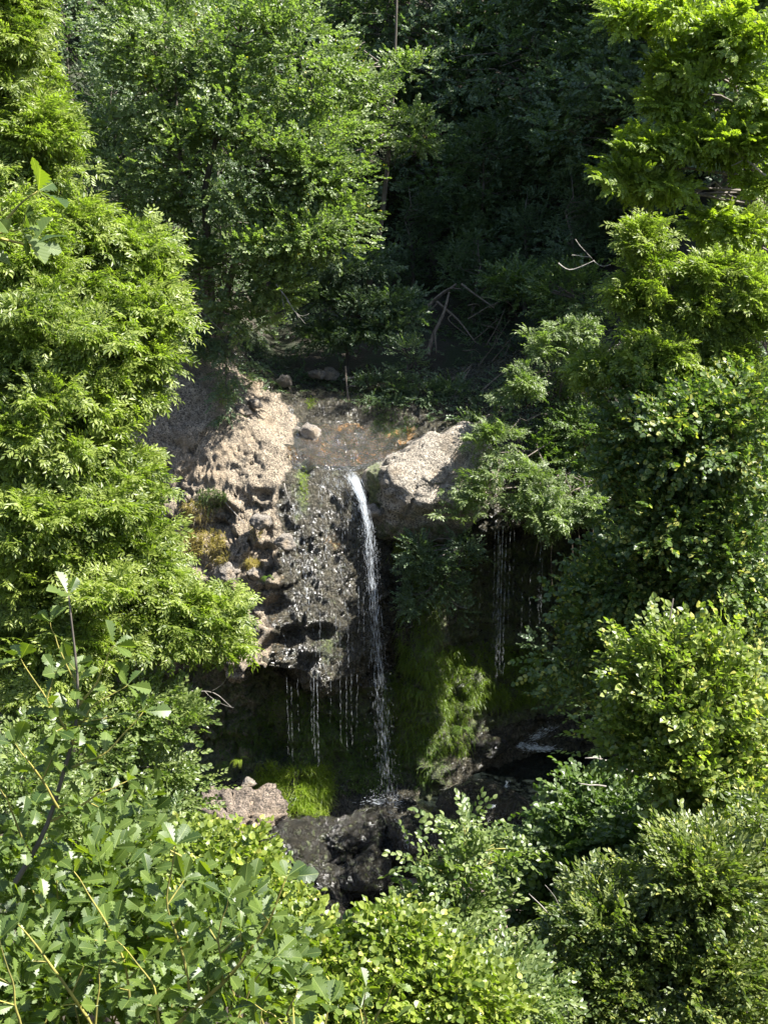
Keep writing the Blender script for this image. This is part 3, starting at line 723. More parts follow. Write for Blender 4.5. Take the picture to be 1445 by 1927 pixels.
def flow(path, n, g, spread, ln, rd, power=1.0, t0=0.0, fade=0.0):
    pts = path if isinstance(path, np.ndarray) else np.array([P(*p) for p in path]); k = len(pts)
    sp = np.interp(np.linspace(0, 1, k), np.linspace(0, 1, len(spread)), spread)
    t = (t0 * g.random(n) ** .5 + (1 - t0) * g.random(n) ** power) * (k - 1) * .999; i = t.astype(int); f = (t - i)[:, None]
    C = pts[i] * (1 - f) + pts[i + 1] * f; D = pts[i + 1] - pts[i]; s = sp[i] * (1 - f[:, 0]) + sp[i + 1] * f[:, 0]
    strand = g.normal(0, 1, 46); sid = g.integers(0, 46, n)
    C[:, 0] += s * np.clip(strand[sid] + g.normal(0, .2, n), -2.2, 2.2); C[:, 1] += s * .5 * g.normal(0, 1, n)
    return spindles(C, D + g.normal(0, .02, (n, 3)), g.uniform(*ln, n), (rd[0] + (rd[1] - rd[0]) * g.random(n) ** 2.5) * (.3 + .7 * sstep(0, fade, t / (k - 1)) if fade else 1.0))
g = np.random.default_rng(91)
JET = [(656, 884, 42.3), (668, 908, 41.9), (682, 945, 41.5), (691, 990, 41.2), (697, 1060, 40.95), (703, 1150, 40.75), (710, 1250, 40.75), (717, 1350, 40.7), (724, 1430, 40.65), (728, 1505, 40.62)]
wf = empty('waterfall', P(728, 1505, 40.6), 'white water jet falling from the brink beside the boulder', 'waterfall')
def wpart(name, V, T, mat):
    return link(name, np_mesh(name, V - np.array(wf.location), T, mat), wf)
V, T = flow(JET, 1900, g, [.11, .10, .08, .075, .085, .10, .12, .13, .14, .15], (.06, .40), (.0010, .0044), 2.2, .12, .16); wpart('jet', V, T, M['fall'])
V, T = flow(JET[3:], 1400, g, [.13, .16, .20, .22, .24, .26, .26], (.012, .06), (.0015, .0045), 1.3); wpart('spray', V, T, M['drip'])
TR = [(cling([(628, 890), (650, 925), (676, 975), (690, 1040), (694, 1100)]), 620, .08), (cling([(645, 887), (666, 925), (684, 975), (694, 1050)]), 620, .07), (cling([(610, 892), (640, 940), (668, 1000), (682, 1080)]), 300, .09), (cling([(604, 900), (607, 960), (612, 1030), (617, 1065)]), 230, .05), (cling([(575, 1010), (578, 1075), (580, 1110), (586, 1155)]), 300, .09), (cling([(640, 1060), (648, 1120), (652, 1200), (655, 1262)]), 260, .06),
      (cling([(560, 930), (556, 1000), (550, 1080)]), 120, .06), (cling([(640, 900), (645, 960), (650, 1040)]), 200, .10), (cling([(520, 1130), (530, 1190), (540, 1250)]), 110, .06), (cling([(600, 1170), (606, 1220), (612, 1265)]), 170, .08),
      (cling([(560, 815), (590, 842), (630, 866), (656, 884)]), 150, .10), (cling([(690, 800), (672, 830), (662, 860), (658, 884)]), 150, .12), (cling([(620, 790), (634, 830), (650, 870)]), 110, .10),
      (np.array([P(*p) for p in [(730, 1525, 39.5), (748, 1540, 38.9), (763, 1565, 38.35), (772, 1597, 38.1)]]), 420, .06), (np.array([P(*p) for p in [(548, 764, 44.75), (549, 785, 44.55), (551, 806, 44.5)]]), 110, .035), (np.array([P(*p) for p in [(555, 1500, 39.8), (535, 1530, 39.5), (530, 1560, 39.3)]]), 90, .08)]
for path, n, s in TR:
    V, T = flow(path, int(n * .36), g, [s, s * 1.3], (.04, .2), (.0010, .0036)); wpart('trickle', V, T, M['fall'])['kind'] = 'stuff'
def drips(name, label, lines, g, mat, n_per):
    c0 = P(*lines[0][:2], lines[0][3]); root = empty(name, c0, label, 'dripping water')
    for (px, y0, y1, Y, dens) in lines:
        a, b = P(px, y0, Y), P(px, y1, Y); b = np.array([a[0], a[1], b[2]]); n = int(n_per * dens * (y1 - y0) / 100)
        t = np.sort(g.random(n) ** 1.15); C = a + (b - a) * t[:, None] + g.normal(0, .007, (n, 3)) * (1 + 2 * t[:, None])
        V, T = spindles(C, np.tile([0, 0, -1.0], (n, 1)) + g.normal(0, .01, (n, 3)), g.uniform(.03, .22, n), g.uniform(.0008, .0021, n))
        link('drip', np_mesh('drip', V - c0, T, mat), root)['kind'] = 'stuff'
drips('drip_curtain', 'thread-like drips falling past the mouth of the dark cave', [(932, 985, 1220, 41.8, .8), (938, 1000, 1250, 41.8, 1.3), (946, 990, 1260, 41.8, 1.8), (952, 1010, 1270, 41.8, 1.4), (941, 1010, 1290, 41.9, 1), (960, 1000, 1180, 41.9, .8), (968, 1000, 1120, 41.8, .6), (1018, 1000, 1180, 41.7, .9), (1022, 1010, 1170, 41.7, .7), (905, 1020, 1140, 42, .4), (985, 1020, 1200, 41.8, .3), (1000, 1030, 1200, 41.9, .3)], g, M['drip'], 42)
drips('drip_curtain', 'fine drips hanging below the overhang left of the main jet', [(540, 1275, 1430, 39.95, .6), (548, 1290, 1440, 39.95, .5), (590, 1265, 1425, 39.95, 1.3), (597, 1260, 1440, 39.95, 1.4), (585, 1270, 1400, 40.0, .7), (640, 1265, 1400, 39.95, .6), (652, 1270, 1420, 39.95, .7), (661, 1270, 1400, 40.1, .7), (672, 1270, 1370, 40.1, .5), (602, 1150, 1240, 39.95, .9), (640, 1170, 1250, 39.9, 1), (632, 1160, 1245, 39.9, .8), (655, 1180, 1260, 39.9, 1), (675, 1100, 1200, 40.6, .8), (684, 1120, 1230, 40.6, .9), (622, 1280, 1360, 39.95, .5), (560, 1280, 1380, 39.95, .4)], g, M['drip'], 42)
drips('drip_curtain', 'short drips under the lowest dark rock', [(565, 1650, 1690, 37.2, 1.2), (575, 1655, 1700, 37.2, 1), (590, 1660, 1690, 37.2, .7)], g, M['drip'], 42)
# foam streaks on the pool and the rill running out of it
def foam(name, label, path, n, s, seed):
    g = np.random.default_rng(seed); pts = np.array([P(*p) for p in path]); k = len(pts); t = g.random(n) * (k - 1) * .999; i = t.astype(int); f = (t - i)[:, None]
    C = pts[i] * (1 - f) + pts[i + 1] * f + g.normal(0, 1, (n, 3)) * np.array([s, s * .7, .012]); D = pts[i + 1] - pts[i] + g.normal(0, .15, (n, 3)) * np.array([1, 1, .1])
    V, T = spindles(C, D, g.uniform(.05, .22, n), g.uniform(.0025, .008, n))
    tag(link(name, np_mesh(name, V, T, M['foam'])), label, kind='stuff')
gs = np.random.default_rng(12); ns_ = 260; sc_ = P(728, 1508, 40.5); so = gs.normal(0, 1, (ns_, 3)) * [.32, .3, .12] + [0, 0, .1]; so[:, 2] = np.abs(so[:, 2])
V, T = spindles(sc_ + so, so + gs.normal(0, .1, (ns_, 3)), gs.uniform(.015, .07, ns_), gs.uniform(.0015, .005, ns_)); wpart('splash', V, T, M['drip'])['kind'] = 'stuff'
foam('foam', 'white foam streaks on the dark pool by the cave', [(930, 1402, 44.3), (955, 1392, 44.5), (985, 1402, 44.2), (1010, 1410, 44.0), (1035, 1408, 44.0)], 620, .17, 5)
foam('foam', 'foam trail curving back towards the cave wall', [(975, 1395, 44.4), (1010, 1385, 44.6), (1035, 1368, 45.0), (1050, 1352, 45.2)], 260, .15, 6)
foam('foam', 'pale rill sliding over the black rock rim of the pool', [(955, 1470, 40.3), (945, 1495, 39.6), (925, 1520, 39.0)], 160, .05, 7)
foam('foam', 'churned white water where the jet lands', [(690, 1512, 40.3), (725, 1510, 40.4), (760, 1520, 40.1)], 60, .22, 8)
# ------------------------------------------------------------------ trees and bushes
def Lb(px, py, Y, rx, ry, rd):
    s = mpp(px, py, Y); return (P(px, py, Y), (rx * s, rd, ry * s))
def woody(root, origin, trunks, B, g, rad, mat, every=1, limb_r=0.028):
    """trunk meshes and one mesh of limbs reaching out to the boughs"""
    pts = []
    for tr, r in trunks:
        mb = MB(); n = len(tr); tube(mb, tr, np.linspace(r, r * .12, n), 8)
        link('trunk', mb.mesh('trunk', mat, origin, smooth=True), root); pts.append(tr)
    allp = np.concatenate([np.concatenate([t[:-1] * (1 - f) + t[1:] * f for f in np.linspace(0, 1, 6)]) for t in pts])
    mb = MB()
    for b in B[::every]:
        d = np.linalg.norm(allp - b, axis=1) + 1.6 * np.maximum(allp[:, 2] - b[2] + .25, 0)
        a = allp[np.argmin(d)]; ln = np.linalg.norm(b - a)
        tube(mb, bend(a, b, 5, -.06 * ln if b[2] < a[2] else .05 * ln, .05 * ln, g), np.linspace(limb_r * min(1.6, .5 + ln * .3), .006, 5), 4)
    if mb.n: link('limbs', mb.mesh('limbs', mat, origin), root)
def tree(name, label, cat, lobes, kind, mat, nb, ns, pad, seed, base=None, trunk_r=.14, group=None, yellow=0.0, parts=0, every=2, wood='bark', trunks=None, limb_r=.028, single=None, **kw):
    g = np.random.default_rng(seed)
    Ls = [(q[0], tuple(max(r - k * pad, .35 * r) for r, k in zip(q[1], (.8, .5, .55)))) for q in (Lb(*l) for l in lobes)]
    C = np.array([l[0] for l in Ls]); rz = np.array([l[1][2] for l in Ls])
    if base is None: base = (C[:, 0].mean() + .2, C[:, 1].mean() + .3)
    o = np.array([base[0], base[1], Hf(*base) - .1]) if len(base) == 2 else np.array(base, float)
    top = C[np.argmax(C[:, 2] + rz)] + np.array([0, 0, .3 * rz[np.argmax(C[:, 2] + rz)]])
    root = empty(name, o, label, cat, group)
    Mx, Tn, ti, B = sprays(Ls, nb, ns, pad, g, **kw)
    if single is not None: Mx, Tn, ti = single(Mx, Tn, ti)
    L, T, c, leaf = leaves_of(Mx, Tn, ti, kind, g)
    if trunks is None: trunks = [(bend(o, top, 8, 0, .06 * np.linalg.norm(top - o) / 4, g), trunk_r)]
    else: trunks = [(np.array([P(*q) for q in t]) if len(t[0]) == 3 else t, r) for t, r in trunks]
    woody(root, o, trunks, B, g, trunk_r, M[wood], every, limb_r)
    if parts:
        rest = leaf_parts(root, kind, M[mat], L, T, c, o, parts)
        L, T, c = L[rest], T[rest], c[rest]
    cr = link('crown', leaf_mesh('crown', L, T, c, leaf, M[mat], o, yellow, g), root)
    if parts: cr['kind'] = 'stuff'
    return root

# upper left alder
tree('alder_tree', 'great round alder lit green above the left cliff', 'tree',
  [(390,120,45.5,240,170,3.4),(555,110,45.5,140,170,2.6),(250,310,45,120,170,2.4),(430,300,44.6,190,150,3),(600,300,44.8,100,140,2),(560,440,44,140,75,2),(470,540,43.6,110,80,1.6),(340,500,44.2,110,90,1.8),(640,380,44.5,60,80,1.2),(480,600,43.2,60,55,.9),(545,430,43.1,120,65,1.2),(470,480,43.1,100,75,1.1),(600,330,43.4,90,80,1.2),(300,60,45.5,130,130,2.5)],
  'alder', 'alder', 285, 30, .78, 101, base=(-5.4, 46.6), trunks=[([(395,640,46.4),(380,520,46.2),(352,400,46),(340,300,45.8),(330,150,45.8)], .2), ([(400,640,46.5),(392,480,46.3),(385,360,46),(420,200,45.6),(450,60,45.6)], .18), ([(405,640,46.5),(440,500,46),(520,380,45.4),(600,250,45)], .15)], yellow=.006, every=2)
tree('alder_tree', 'alder with drooping lower boughs over the shaded stream head', 'tree',
  [(700,160,47.5,55,90,1.1),(690,270,47,50,70,1.0),(770,130,50,60,60,1.2),(785,250,49.5,60,70,1.2),(640,190,47,60,120,1.4)],
  'alder', 'alder', 50, 20, .7, 102, base=(-.6, 51), trunks=[([(690,560,51),(720,400,50.5),(735,250,50),(745,60,49.5),(750,-120,49.5)], .12)], yellow=.004)
tree('alder_tree', 'dark alder behind the left ash at the top edge of the picture', 'tree',
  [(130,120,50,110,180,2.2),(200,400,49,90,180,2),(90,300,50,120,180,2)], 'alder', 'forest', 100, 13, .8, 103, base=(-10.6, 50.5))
# left ashes
tree('ash_tree', 'ash crown leaning in at the top left corner', 'tree',
  [(20,110,25,95,140,1.3),(40,290,24.5,110,90,1.2),(10,0,25,80,90,1.2),(90,230,24.6,60,60,.8)], 'ash', 'ash', 92, 18, .42, 111, base=(-8.2, 26))
tree('ash_tree', 'tall bright ash filling the left edge beside the alder', 'tree',
  [(60,480,23.5,120,130,1.5),(110,600,23.2,190,130,1.9),(250,470,24.2,75,75,.8),(260,580,23.6,95,90,1.1),(80,760,22.8,200,150,2),(240,700,23,90,90,1.1),(160,420,24,60,60,.7)], 'ash', 'ash', 235, 20, .43, 112, base=(-5.6, 24.2), trunk_r=.18)
tree('ash_tree', 'lower ash with leafy boughs reaching over the dry cliff', 'tree',
  [(110,930,22.4,210,130,2),(240,900,22.8,75,70,.9),(150,1060,22,190,110,1.8),(270,1050,22.4,70,80,.9),(320,1160,22.3,140,80,1.1),(410,1190,22.4,70,60,.7),(120,1200,21.6,190,110,1.6)], 'ash', 'ash', 235, 20, .43, 113, base=(-4.9, 23.2), trunk_r=.16)
tree('elm_bush', 'small-leaved elm bush below the ash on the left bank', 'bush',
  [(250,1330,21.5,100,70,.9),(290,1430,21.2,75,80,.8),(240,1530,20.8,120,80,.9),(325,1350,21.4,35,40,.5),(325,1500,21,40,60,.5),(110,1400,20.6,150,130,1.0)], 'elm', 'elm', 95, 26, .48, 114, base=(-4.0, 21.6))
tree('elm_bush', 'bright low bush behind the foreground oak shoots', 'bush',
  [(180,1620,17,200,100,1.0),(330,1620,17.5,90,80,.7),(60,1500,17,100,120,.9)], 'small', 'elm', 70, 22, .36, 115, base=(-2.8, 17.6))
# right side
tree('robinia_tree', 'feathery yellow-green robinia in the top right corner', 'tree',
  [(1300,30,24.5,120,45,1.2),(1400,70,24,80,50,1.0),(1190,35,24.6,75,40,.7),(1430,180,24,60,60,.9),(1350,120,24.3,90,40,.9),(1255,130,24.6,60,32,.7),(1270,190,24.5,70,35,.7),(1300,270,24,130,45,1.1),(1200,290,24,75,40,.7),(1180,335,24,50,25,.5),(1400,270,24,80,50,1.0),(1260,345,24.2,90,40,.8),(1425,350,24,50,40,.7),(1400,425,24.8,75,45,.6),(1330,415,25,60,28,.5)], 'robinia', 'robinia', 88, 16, .40, 121, base=(7.6, 25), trunk_r=.16, trunks=[([(1500,900,25.6),(1490,650,25.6),(1440,430,25.4),(1390,200,25),(1350,0,24.8)], .11)])
tree('ash_tree', 'young ash with two pointed sunny tops on the right slope', 'tree',
  [(1208,450,26.5,24,40,.3),(1208,500,26.5,36,50,.4),(1205,570,26.4,62,60,.7),(1325,465,26.5,28,40,.3),(1325,515,26.5,46,55,.5),(1330,590,26.4,85,70,.9),(1215,660,26.2,105,70,1),(1400,560,26.5,60,110,.9),(1340,700,26.2,120,80,1.2),(1130,690,26.3,45,45,.5)], 'ash', 'ash', 125, 19, .40, 122, base=(6.0, 27), up=.55)
tree('linden_tree', 'dim flowering linden filling the right edge beside the cave', 'tree',
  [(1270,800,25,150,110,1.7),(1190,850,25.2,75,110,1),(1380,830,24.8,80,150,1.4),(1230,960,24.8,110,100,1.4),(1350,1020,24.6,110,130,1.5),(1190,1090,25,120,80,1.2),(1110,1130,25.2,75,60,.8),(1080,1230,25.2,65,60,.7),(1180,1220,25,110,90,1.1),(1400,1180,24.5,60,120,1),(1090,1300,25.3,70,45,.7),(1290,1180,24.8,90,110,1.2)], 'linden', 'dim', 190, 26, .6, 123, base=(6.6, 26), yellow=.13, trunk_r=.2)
def upright(Mx, Tn, ti): return Mx, Tn, ti
tree('linden_sapling', 'sunlit pointed linden sapling in front of the dim linden', 'tree',
  [(1266,1130,18,14,35,.1),(1266,1160,18,22,40,.2),(1250,1230,18,75,50,.4),(1340,1250,18,60,60,.5),(1270,1310,18,140,70,.9),(1190,1270,18,50,45,.4),(1162,1262,18,36,26,.3),(1150,1310,18,40,26,.3),(1190,1400,18,55,36,.4),(1236,1165,18,13,34,.1),(1302,1165,18,13,36,.1),(1372,1215,18,16,40,.15),(1150,1400,18,30,22,.2),(1300,1400,18,140,75,.9),(1210,1370,18,70,55,.5),(1400,1400,18,60,110,.6),(1350,1500,17.8,110,80,.8),(1390,1300,18,45,60,.5)], 'heart', 'linden', 190, 15, .28, 124, base=(3.9, 18.5), up=.9, flat=1.0, yellow=.08, parts=300, trunk_r=.07)
tree('hazel_bush', 'shaded green hazel below the sapling by the black pool', 'bush',
  [(1130,1520,20,100,50,.8),(1190,1580,19.5,110,70,.9),(1080,1600,19.5,90,70,.8),(1050,1700,19,110,80,.8),(1250,1560,19,110,70,.8),(1000,1620,20,60,50,.5)], 'linden', 'dim', 150, 12, .40, 125, base=(2.8, 20.5))
tree('privet_bush', 'fine-leaved grey-green bush in the lower right corner', 'bush',
  [(1290,1640,15.5,120,85,.8),(1180,1720,15.4,130,75,.8),(1360,1740,15.2,110,110,.9),(1250,1810,15,160,90,1),(1100,1830,15,110,60,.7),(1390,1870,14.6,90,90,.7),(1160,1890,14.8,170,60,.8),(1420,1600,16,50,110,.6)], 'small', 'privet', 160, 28, .34, 126, base=(3.2, 15.6), yellow=.05, trunk_r=.06)
tree('linden_sapling', 'bright linden twigs rising at the lower right edge behind the privet', 'tree',
  [(1350,1560,17,90,60,.5),(1420,1480,17.4,50,80,.5),(1410,1680,16.5,50,70,.5)], 'linden', 'linden', 34, 11, .34, 127, base=(4.6, 17), yellow=.08, trunk_r=.05)
# growth on the cliff above the cave
tree('ash_sapling', 'leafy ash sprays hanging over the cave mouth beside the boulder', 'bush',
  [(1010,650,43.2,42,45,.8),(1075,625,43.6,55,40,.9),(975,730,42.5,40,60,.7),(935,830,41.6,62,45,.7),(985,905,41.0,90,50,.8),(1010,970,40.8,75,40,.7),(905,930,41,55,45,.5),(865,985,40.6,50,40,.3),(1080,950,41,70,40,.8),(1100,700,43.5,50,60,.8)], 'ash', 'alder', 50, 13, .50, 131, base=(5.2, 44.6, 11.4), trunk_r=.07, scale=(.9, 1.4), back=.3)
tree('ivy_bush', 'dark green hanging bush below the boulder', 'bush',
  [(800,1045,41.1,55,40,.4),(830,1090,41.2,50,60,.4),(780,1110,41.3,40,60,.35),(870,1040,41.2,35,50,.4),(850,1150,41.4,30,30,.3)], 'elm', 'forest', 44, 14, .38, 132, base=(1.6, 41.9, 8.8), trunk_r=.04, scale=(.9, 1.3))
tree('beech_sapling', 'spreading shaded beech above the stream with flat leaf layers', 'tree',
  [(690,560,48.4,120,28,1.4),(640,500,48.8,80,28,1.2),(715,615,47.8,100,24,1.1),(640,635,48,90,26,1.1),(760,590,48,60,22,.9),(610,560,48.4,60,30,.9),(700,490,49.5,50,40,.9)], 'alder', 'forest', 110, 15, .62, 133, base=(-1.0, 49.2), up=.1, flat=.22, trunks=[([(655,720,48.6),(652,620,48.6),(660,520,48.6),(665,470,48.6)], .06)])
tree('shade_bush', 'dusky bush clinging above the cave behind the ash sprays', 'bush',
  [(1075,560,46.5,85,70,1.2),(1060,700,45,70,80,1),(1090,820,43.6,70,90,1),(1010,860,43.2,70,50,.8),(1050,920,42.4,80,40,.8),(965,530,48,62,45,1.1),(920,800,44.6,30,40,.5)], 'elm', 'dim', 120, 15, .6, 134, base=(6.6, 47.6), scale=(1.1, 1.6))
tree('shade_bush', 'dark hanging thicket of thin stems under the beech', 'bush',
  [(765,690,46.3,45,60,.6),(740,735,46,42,30,.5),(690,720,46.5,40,22,.4),(800,740,46,42,25,.5),(850,735,46.3,40,22,.4)], 'elm', 'forest', 40, 13, .36, 135, base=(.7, 47))
tree('creeper', 'green creeper curtain over the brow of the left cliff', 'bush',
  [(400,640,43.8,60,45,.6),(430,700,43.5,25,60,.4),(420,760,43.2,18,40,.3),(360,640,44,40,30,.5)], 'elm', 'forest', 36, 12, .34, 136, base=(-4.8, 44.6, 13.2), up=-.4, trunk_r=.03)

# dark wood on the shaded slopes: four kinds of tree, set out one by one
def proto(i, seed, hgt, kind, mat, nb, ns, pad):
    g = np.random.default_rng(seed); ro = link('forest_tree', None)
    n = 6; Ls = []
    for k in range(n):
        f = (k + .5) / n; r = hgt * .22 * (1 - .45 * abs(f - .4)); a = g.uniform(0, 6.28)
        Ls.append((np.array([math.cos(a) * r * .45, math.sin(a) * r * .45, hgt * (.16 + .76 * f)]), (r, r, hgt * .13)))
    Mx, Tn, ti, B = sprays(Ls, nb, ns, pad, g, back=1.0, scale=(.85, 1.4))
    L, T, c, leaf = leaves_of(Mx, Tn, ti, kind, g)
    woody(ro, np.zeros(3), [(bend((0, 0, -.4), (g.normal(0, .3), g.normal(0, .3), hgt * .95), 8, 0, .12, g), .11 + hgt * .006)], B, g, .15, M['bark'], 2)
    link('crown', leaf_mesh('crown', L, T, c, leaf, M[mat], (0, 0, 0)), ro)
    return ro
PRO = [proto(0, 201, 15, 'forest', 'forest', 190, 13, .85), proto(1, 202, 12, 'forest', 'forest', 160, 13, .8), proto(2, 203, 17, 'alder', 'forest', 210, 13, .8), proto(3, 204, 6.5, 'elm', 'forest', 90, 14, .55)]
used = set()
def plant(i, x, y, s, rz, label, group):
    src = PRO[i]
    if i not in used: o = src; used.add(i)
    else:
        o = src.copy(); col.objects.link(o)
        for ch in src.children:
            c = ch.copy(); col.objects.link(c); c.parent = o
    o.location = (x, y, Hf(x, y) - .15); o.rotation_euler = (0, 0, rz); o.scale = (s, s, s)
    tag(o, label, 'tree', group)
gF = np.random.default_rng(77)
FOREST = [
 (0, 2.2, 63, 1.0, 'dark tree at the head of the gorge behind the narrow sunlit alder'),
 (2, 5.6, 58, 1.0, 'tall dark tree with a bare grey trunk rising to the top edge'),
 (1, 8.2, 56, 1.0, 'dark rounded tree on the shaded slope behind the robinia'),
 (0, 9.6, 61, 1.0, 'shaded tree standing higher behind the rounded dark one'),
 (2, -1.8, 66, 1.0, 'dim tree at the very back between the two alders'),
 (1, 3.8, 56.5, .62, 'small dark tree above the tangle of fallen trunks'),
 (0, -4.2, 61, 1.0, 'dark tree hidden behind the great alder'),
 (1, -7.5, 57, 1.0, 'dark tree at the left behind the great alder crown'),
 (2, 12.2, 56, 1.0, 'tall dim tree behind the robinia on the right slope'),
 (1, 12.5, 50.5, .9, 'dim tree on the slope right of the cave, behind the pointed ash'),
 (0, 15.5, 53, 1.0, 'dark tree at the right edge behind the robinia'),
 (2, 7.2, 67, 1.0, 'far dark tree filling the gap at the top centre'),
 (0, 13.8, 63, 1.1, 'dark tree high on the right slope near the top edge'),
 (2, 17, 58, 1.1, 'tall tree on the ridge shading the right slope'),
 (1, 9.6, 52.6, .7, 'small shaded tree below the dark rounded one'),
 (0, -10.5, 64, 1.1, 'far dark tree at the top left behind the ash'),
 (2, -13, 56, 1.0, 'shaded tree behind the leaning ash at the top left'),
 (2, 1.0, 73, 1.1, 'farthest tree closing the head of the gorge'),
 (0, 20, 64, 1.2, 'big ridge tree above the right slope'),
 (0, 4.6, 75, 1.1, 'dark tree on the rear slope right of the farthest tree'),
 (2, -6, 74, 1.1, 'dark tree on the rear slope left of the farthest tree'),
 (1, 10.4, 47.8, 1.3, 'tree added for shade right above the cave, behind the pointed ash'),  # added to cast shade over the gully and stream head
 (2, 9.9, 38.4, 1.0, 'tree added for shade on the right bank, hidden behind the dim linden'),  # added out of sight to keep sun off the foot of the falls
 (0, 8.4, 51.4, .85, 'dark tree with hanging boughs directly above the cave slope'),
 (0, 4.4, 67, 1.0, 'dark tree between the far ones at the top centre'),
 (2, 8.2, 63.5, 1.0, 'dark tree beside the tall one with the bare trunk'),
 (1, 19, 51, 1.0, 'dark tree beyond the right edge above the cave slope'),
]
for i, x, y, s, lab in FOREST: plant(i, x, y, s, gF.uniform(0, 6.28), lab, 'dark trees of the shaded slopes')
SHRUB = [(3.2, 53.5, .62, 'dark shrub right behind the fallen trunks'), (6.6, 51.5, .7, 'dusky shrub on the slope above the cave'), (8.6, 49.8, .75, 'shaded shrub between the cave slope and the pointed ash'), (-2.4, 58, .7, 'dim shrub behind the sunlit earth path'), (1.2, 58.5, .7, 'dim shrub at the end of the sunlit earth path'), (5.2, 54, .7, 'dark shrub below the tree with the bare grey trunk'), (7.2, 54, .8, 'dark shrub under the rounded tree of the shaded slope'), (-5.6, 52, .8, 'dark shrub under the great alder'), (11.5, 53, .9, 'dark shrub under the tall dim tree on the right'), (-8.6, 49, .8, 'dark shrub at the left behind the tall ash')]
for x, y, s, lab in SHRUB: plant(3, x, y, s, gF.uniform(0, 6.28), lab, 'dark shrubs of the shaded slopes')

# low undergrowth on the shaded floor above the falls
g = np.random.default_rng(404); nU = 2600
ux = g.uniform(-9, 10, nU); uy = g.uniform(47.9, 64, nU); keep = (np.abs(ux + .3) > 1.9 + .8 * np.sin(uy * .9)) | (g.random(nU) < .18); ux, uy = ux[keep], uy[keep]
uT = np.stack([ux, uy, H(ux, uy) + g.uniform(.0, .45, len(ux))], 1)
uM = basis(nrm(g.normal(0, 1, (len(ux), 3)) * [1, 1, .25] + [0, 0, .45]), nrm(g.normal(0, .35, (len(ux), 3)) + [0, 0, 1])) * g.uniform(.8, 1.5, (len(ux), 1, 1))
eP = np.concatenate([on_cliff(px, py, rx, ry, n, g)[0] for px, py, rx, ry, n in ((520, 715, 60, 24, 60), (620, 725, 60, 18, 50), (720, 752, 60, 20, 70), (860, 770, 70, 28, 110), (930, 740, 60, 40, 110), (480, 690, 40, 20, 50), (1000, 800, 60, 50, 90))]) + [0, 0, .06]
eM = basis(nrm(g.normal(0, 1, (len(eP), 3)) * [1, 1, .25] + [0, -.3, .35]), nrm(g.normal(0, .35, (len(eP), 3)) + [0, -.2, 1])) * g.uniform(.6, 1.2, (len(eP), 1, 1))
uT = np.concatenate([uT, eP]); uM = np.concatenate([uM, eM]); ux = uT[:, 0]
L, T, cc, leaf = leaves_of(uM, uT, g.normal(0, .12, len(ux)), 'elm', g)
tag(link('undergrowth', leaf_mesh('undergrowth', L, T, cc, leaf, M['forest'])), 'dark leafy undergrowth on the wood floor above the falls', kind='stuff')

# ------------------------------------------------------------------ near plants on the viewer's slope
tree('hazel_bush', 'yellow-green hazel bush in the sun below the brown outcrop', 'bush',
  [(450,1640,13,80,50,.5),(420,1700,12.6,110,60,.5),(500,1700,12.8,60,60,.4),(380,1620,13,40,30,.3)], 'hazel', 'hazel', 70, 14, .26, 141, base=(-1.3, 13.3), up=.5, yellow=.06, parts=300, trunk_r=.03, wood='twig', limb_r=.012)
tree('hazel_bush', 'yellow-green hazel bush along the bottom edge in the middle', 'bush',
  [(590,1810,11.5,90,60,.5),(735,1790,11.6,60,70,.4),(725,1730,11.8,30,30,.2),(800,1850,11.4,120,70,.5),(650,1885,11.2,140,60,.5),(900,1890,11.5,70,50,.4),(555,1745,11.8,40,40,.3)], 'hazel', 'hazel', 150, 14, .26, 142, base=(.1, 11.8), up=.5, yellow=.06, parts=300, trunk_r=.03, wood='twig', limb_r=.012)
tree('beech_sapling', 'pale green sapling in front of the bare bank', 'tree',
  [(880,1560,17,28,25,.25),(870,1620,17,110,35,.5),(940,1590,17,50,20,.3),(790,1610,17,55,20,.3),(850,1690,16.8,90,35,.5),(870,1760,16.5,90,45,.5),(800,1720,16.6,50,30,.4),(930,1800,16.2,50,40,.4)], 'beech', 'elm', 60, 9, .30, 143, base=(.9, 17.2), flat=.3, parts=300, trunk_r=.03, wood='twig', limb_r=.012)
tree('hazel_bush', 'small grey-green shoots at the bottom edge right of the middle', 'bush',
  [(830,1800,14,80,40,.4),(1000,1880,14,60,60,.5),(920,1870,13.6,90,50,.5)], 'elm', 'elm', 46, 12, .28, 144, base=(.7, 14.2), wood='twig', limb_r=.012)

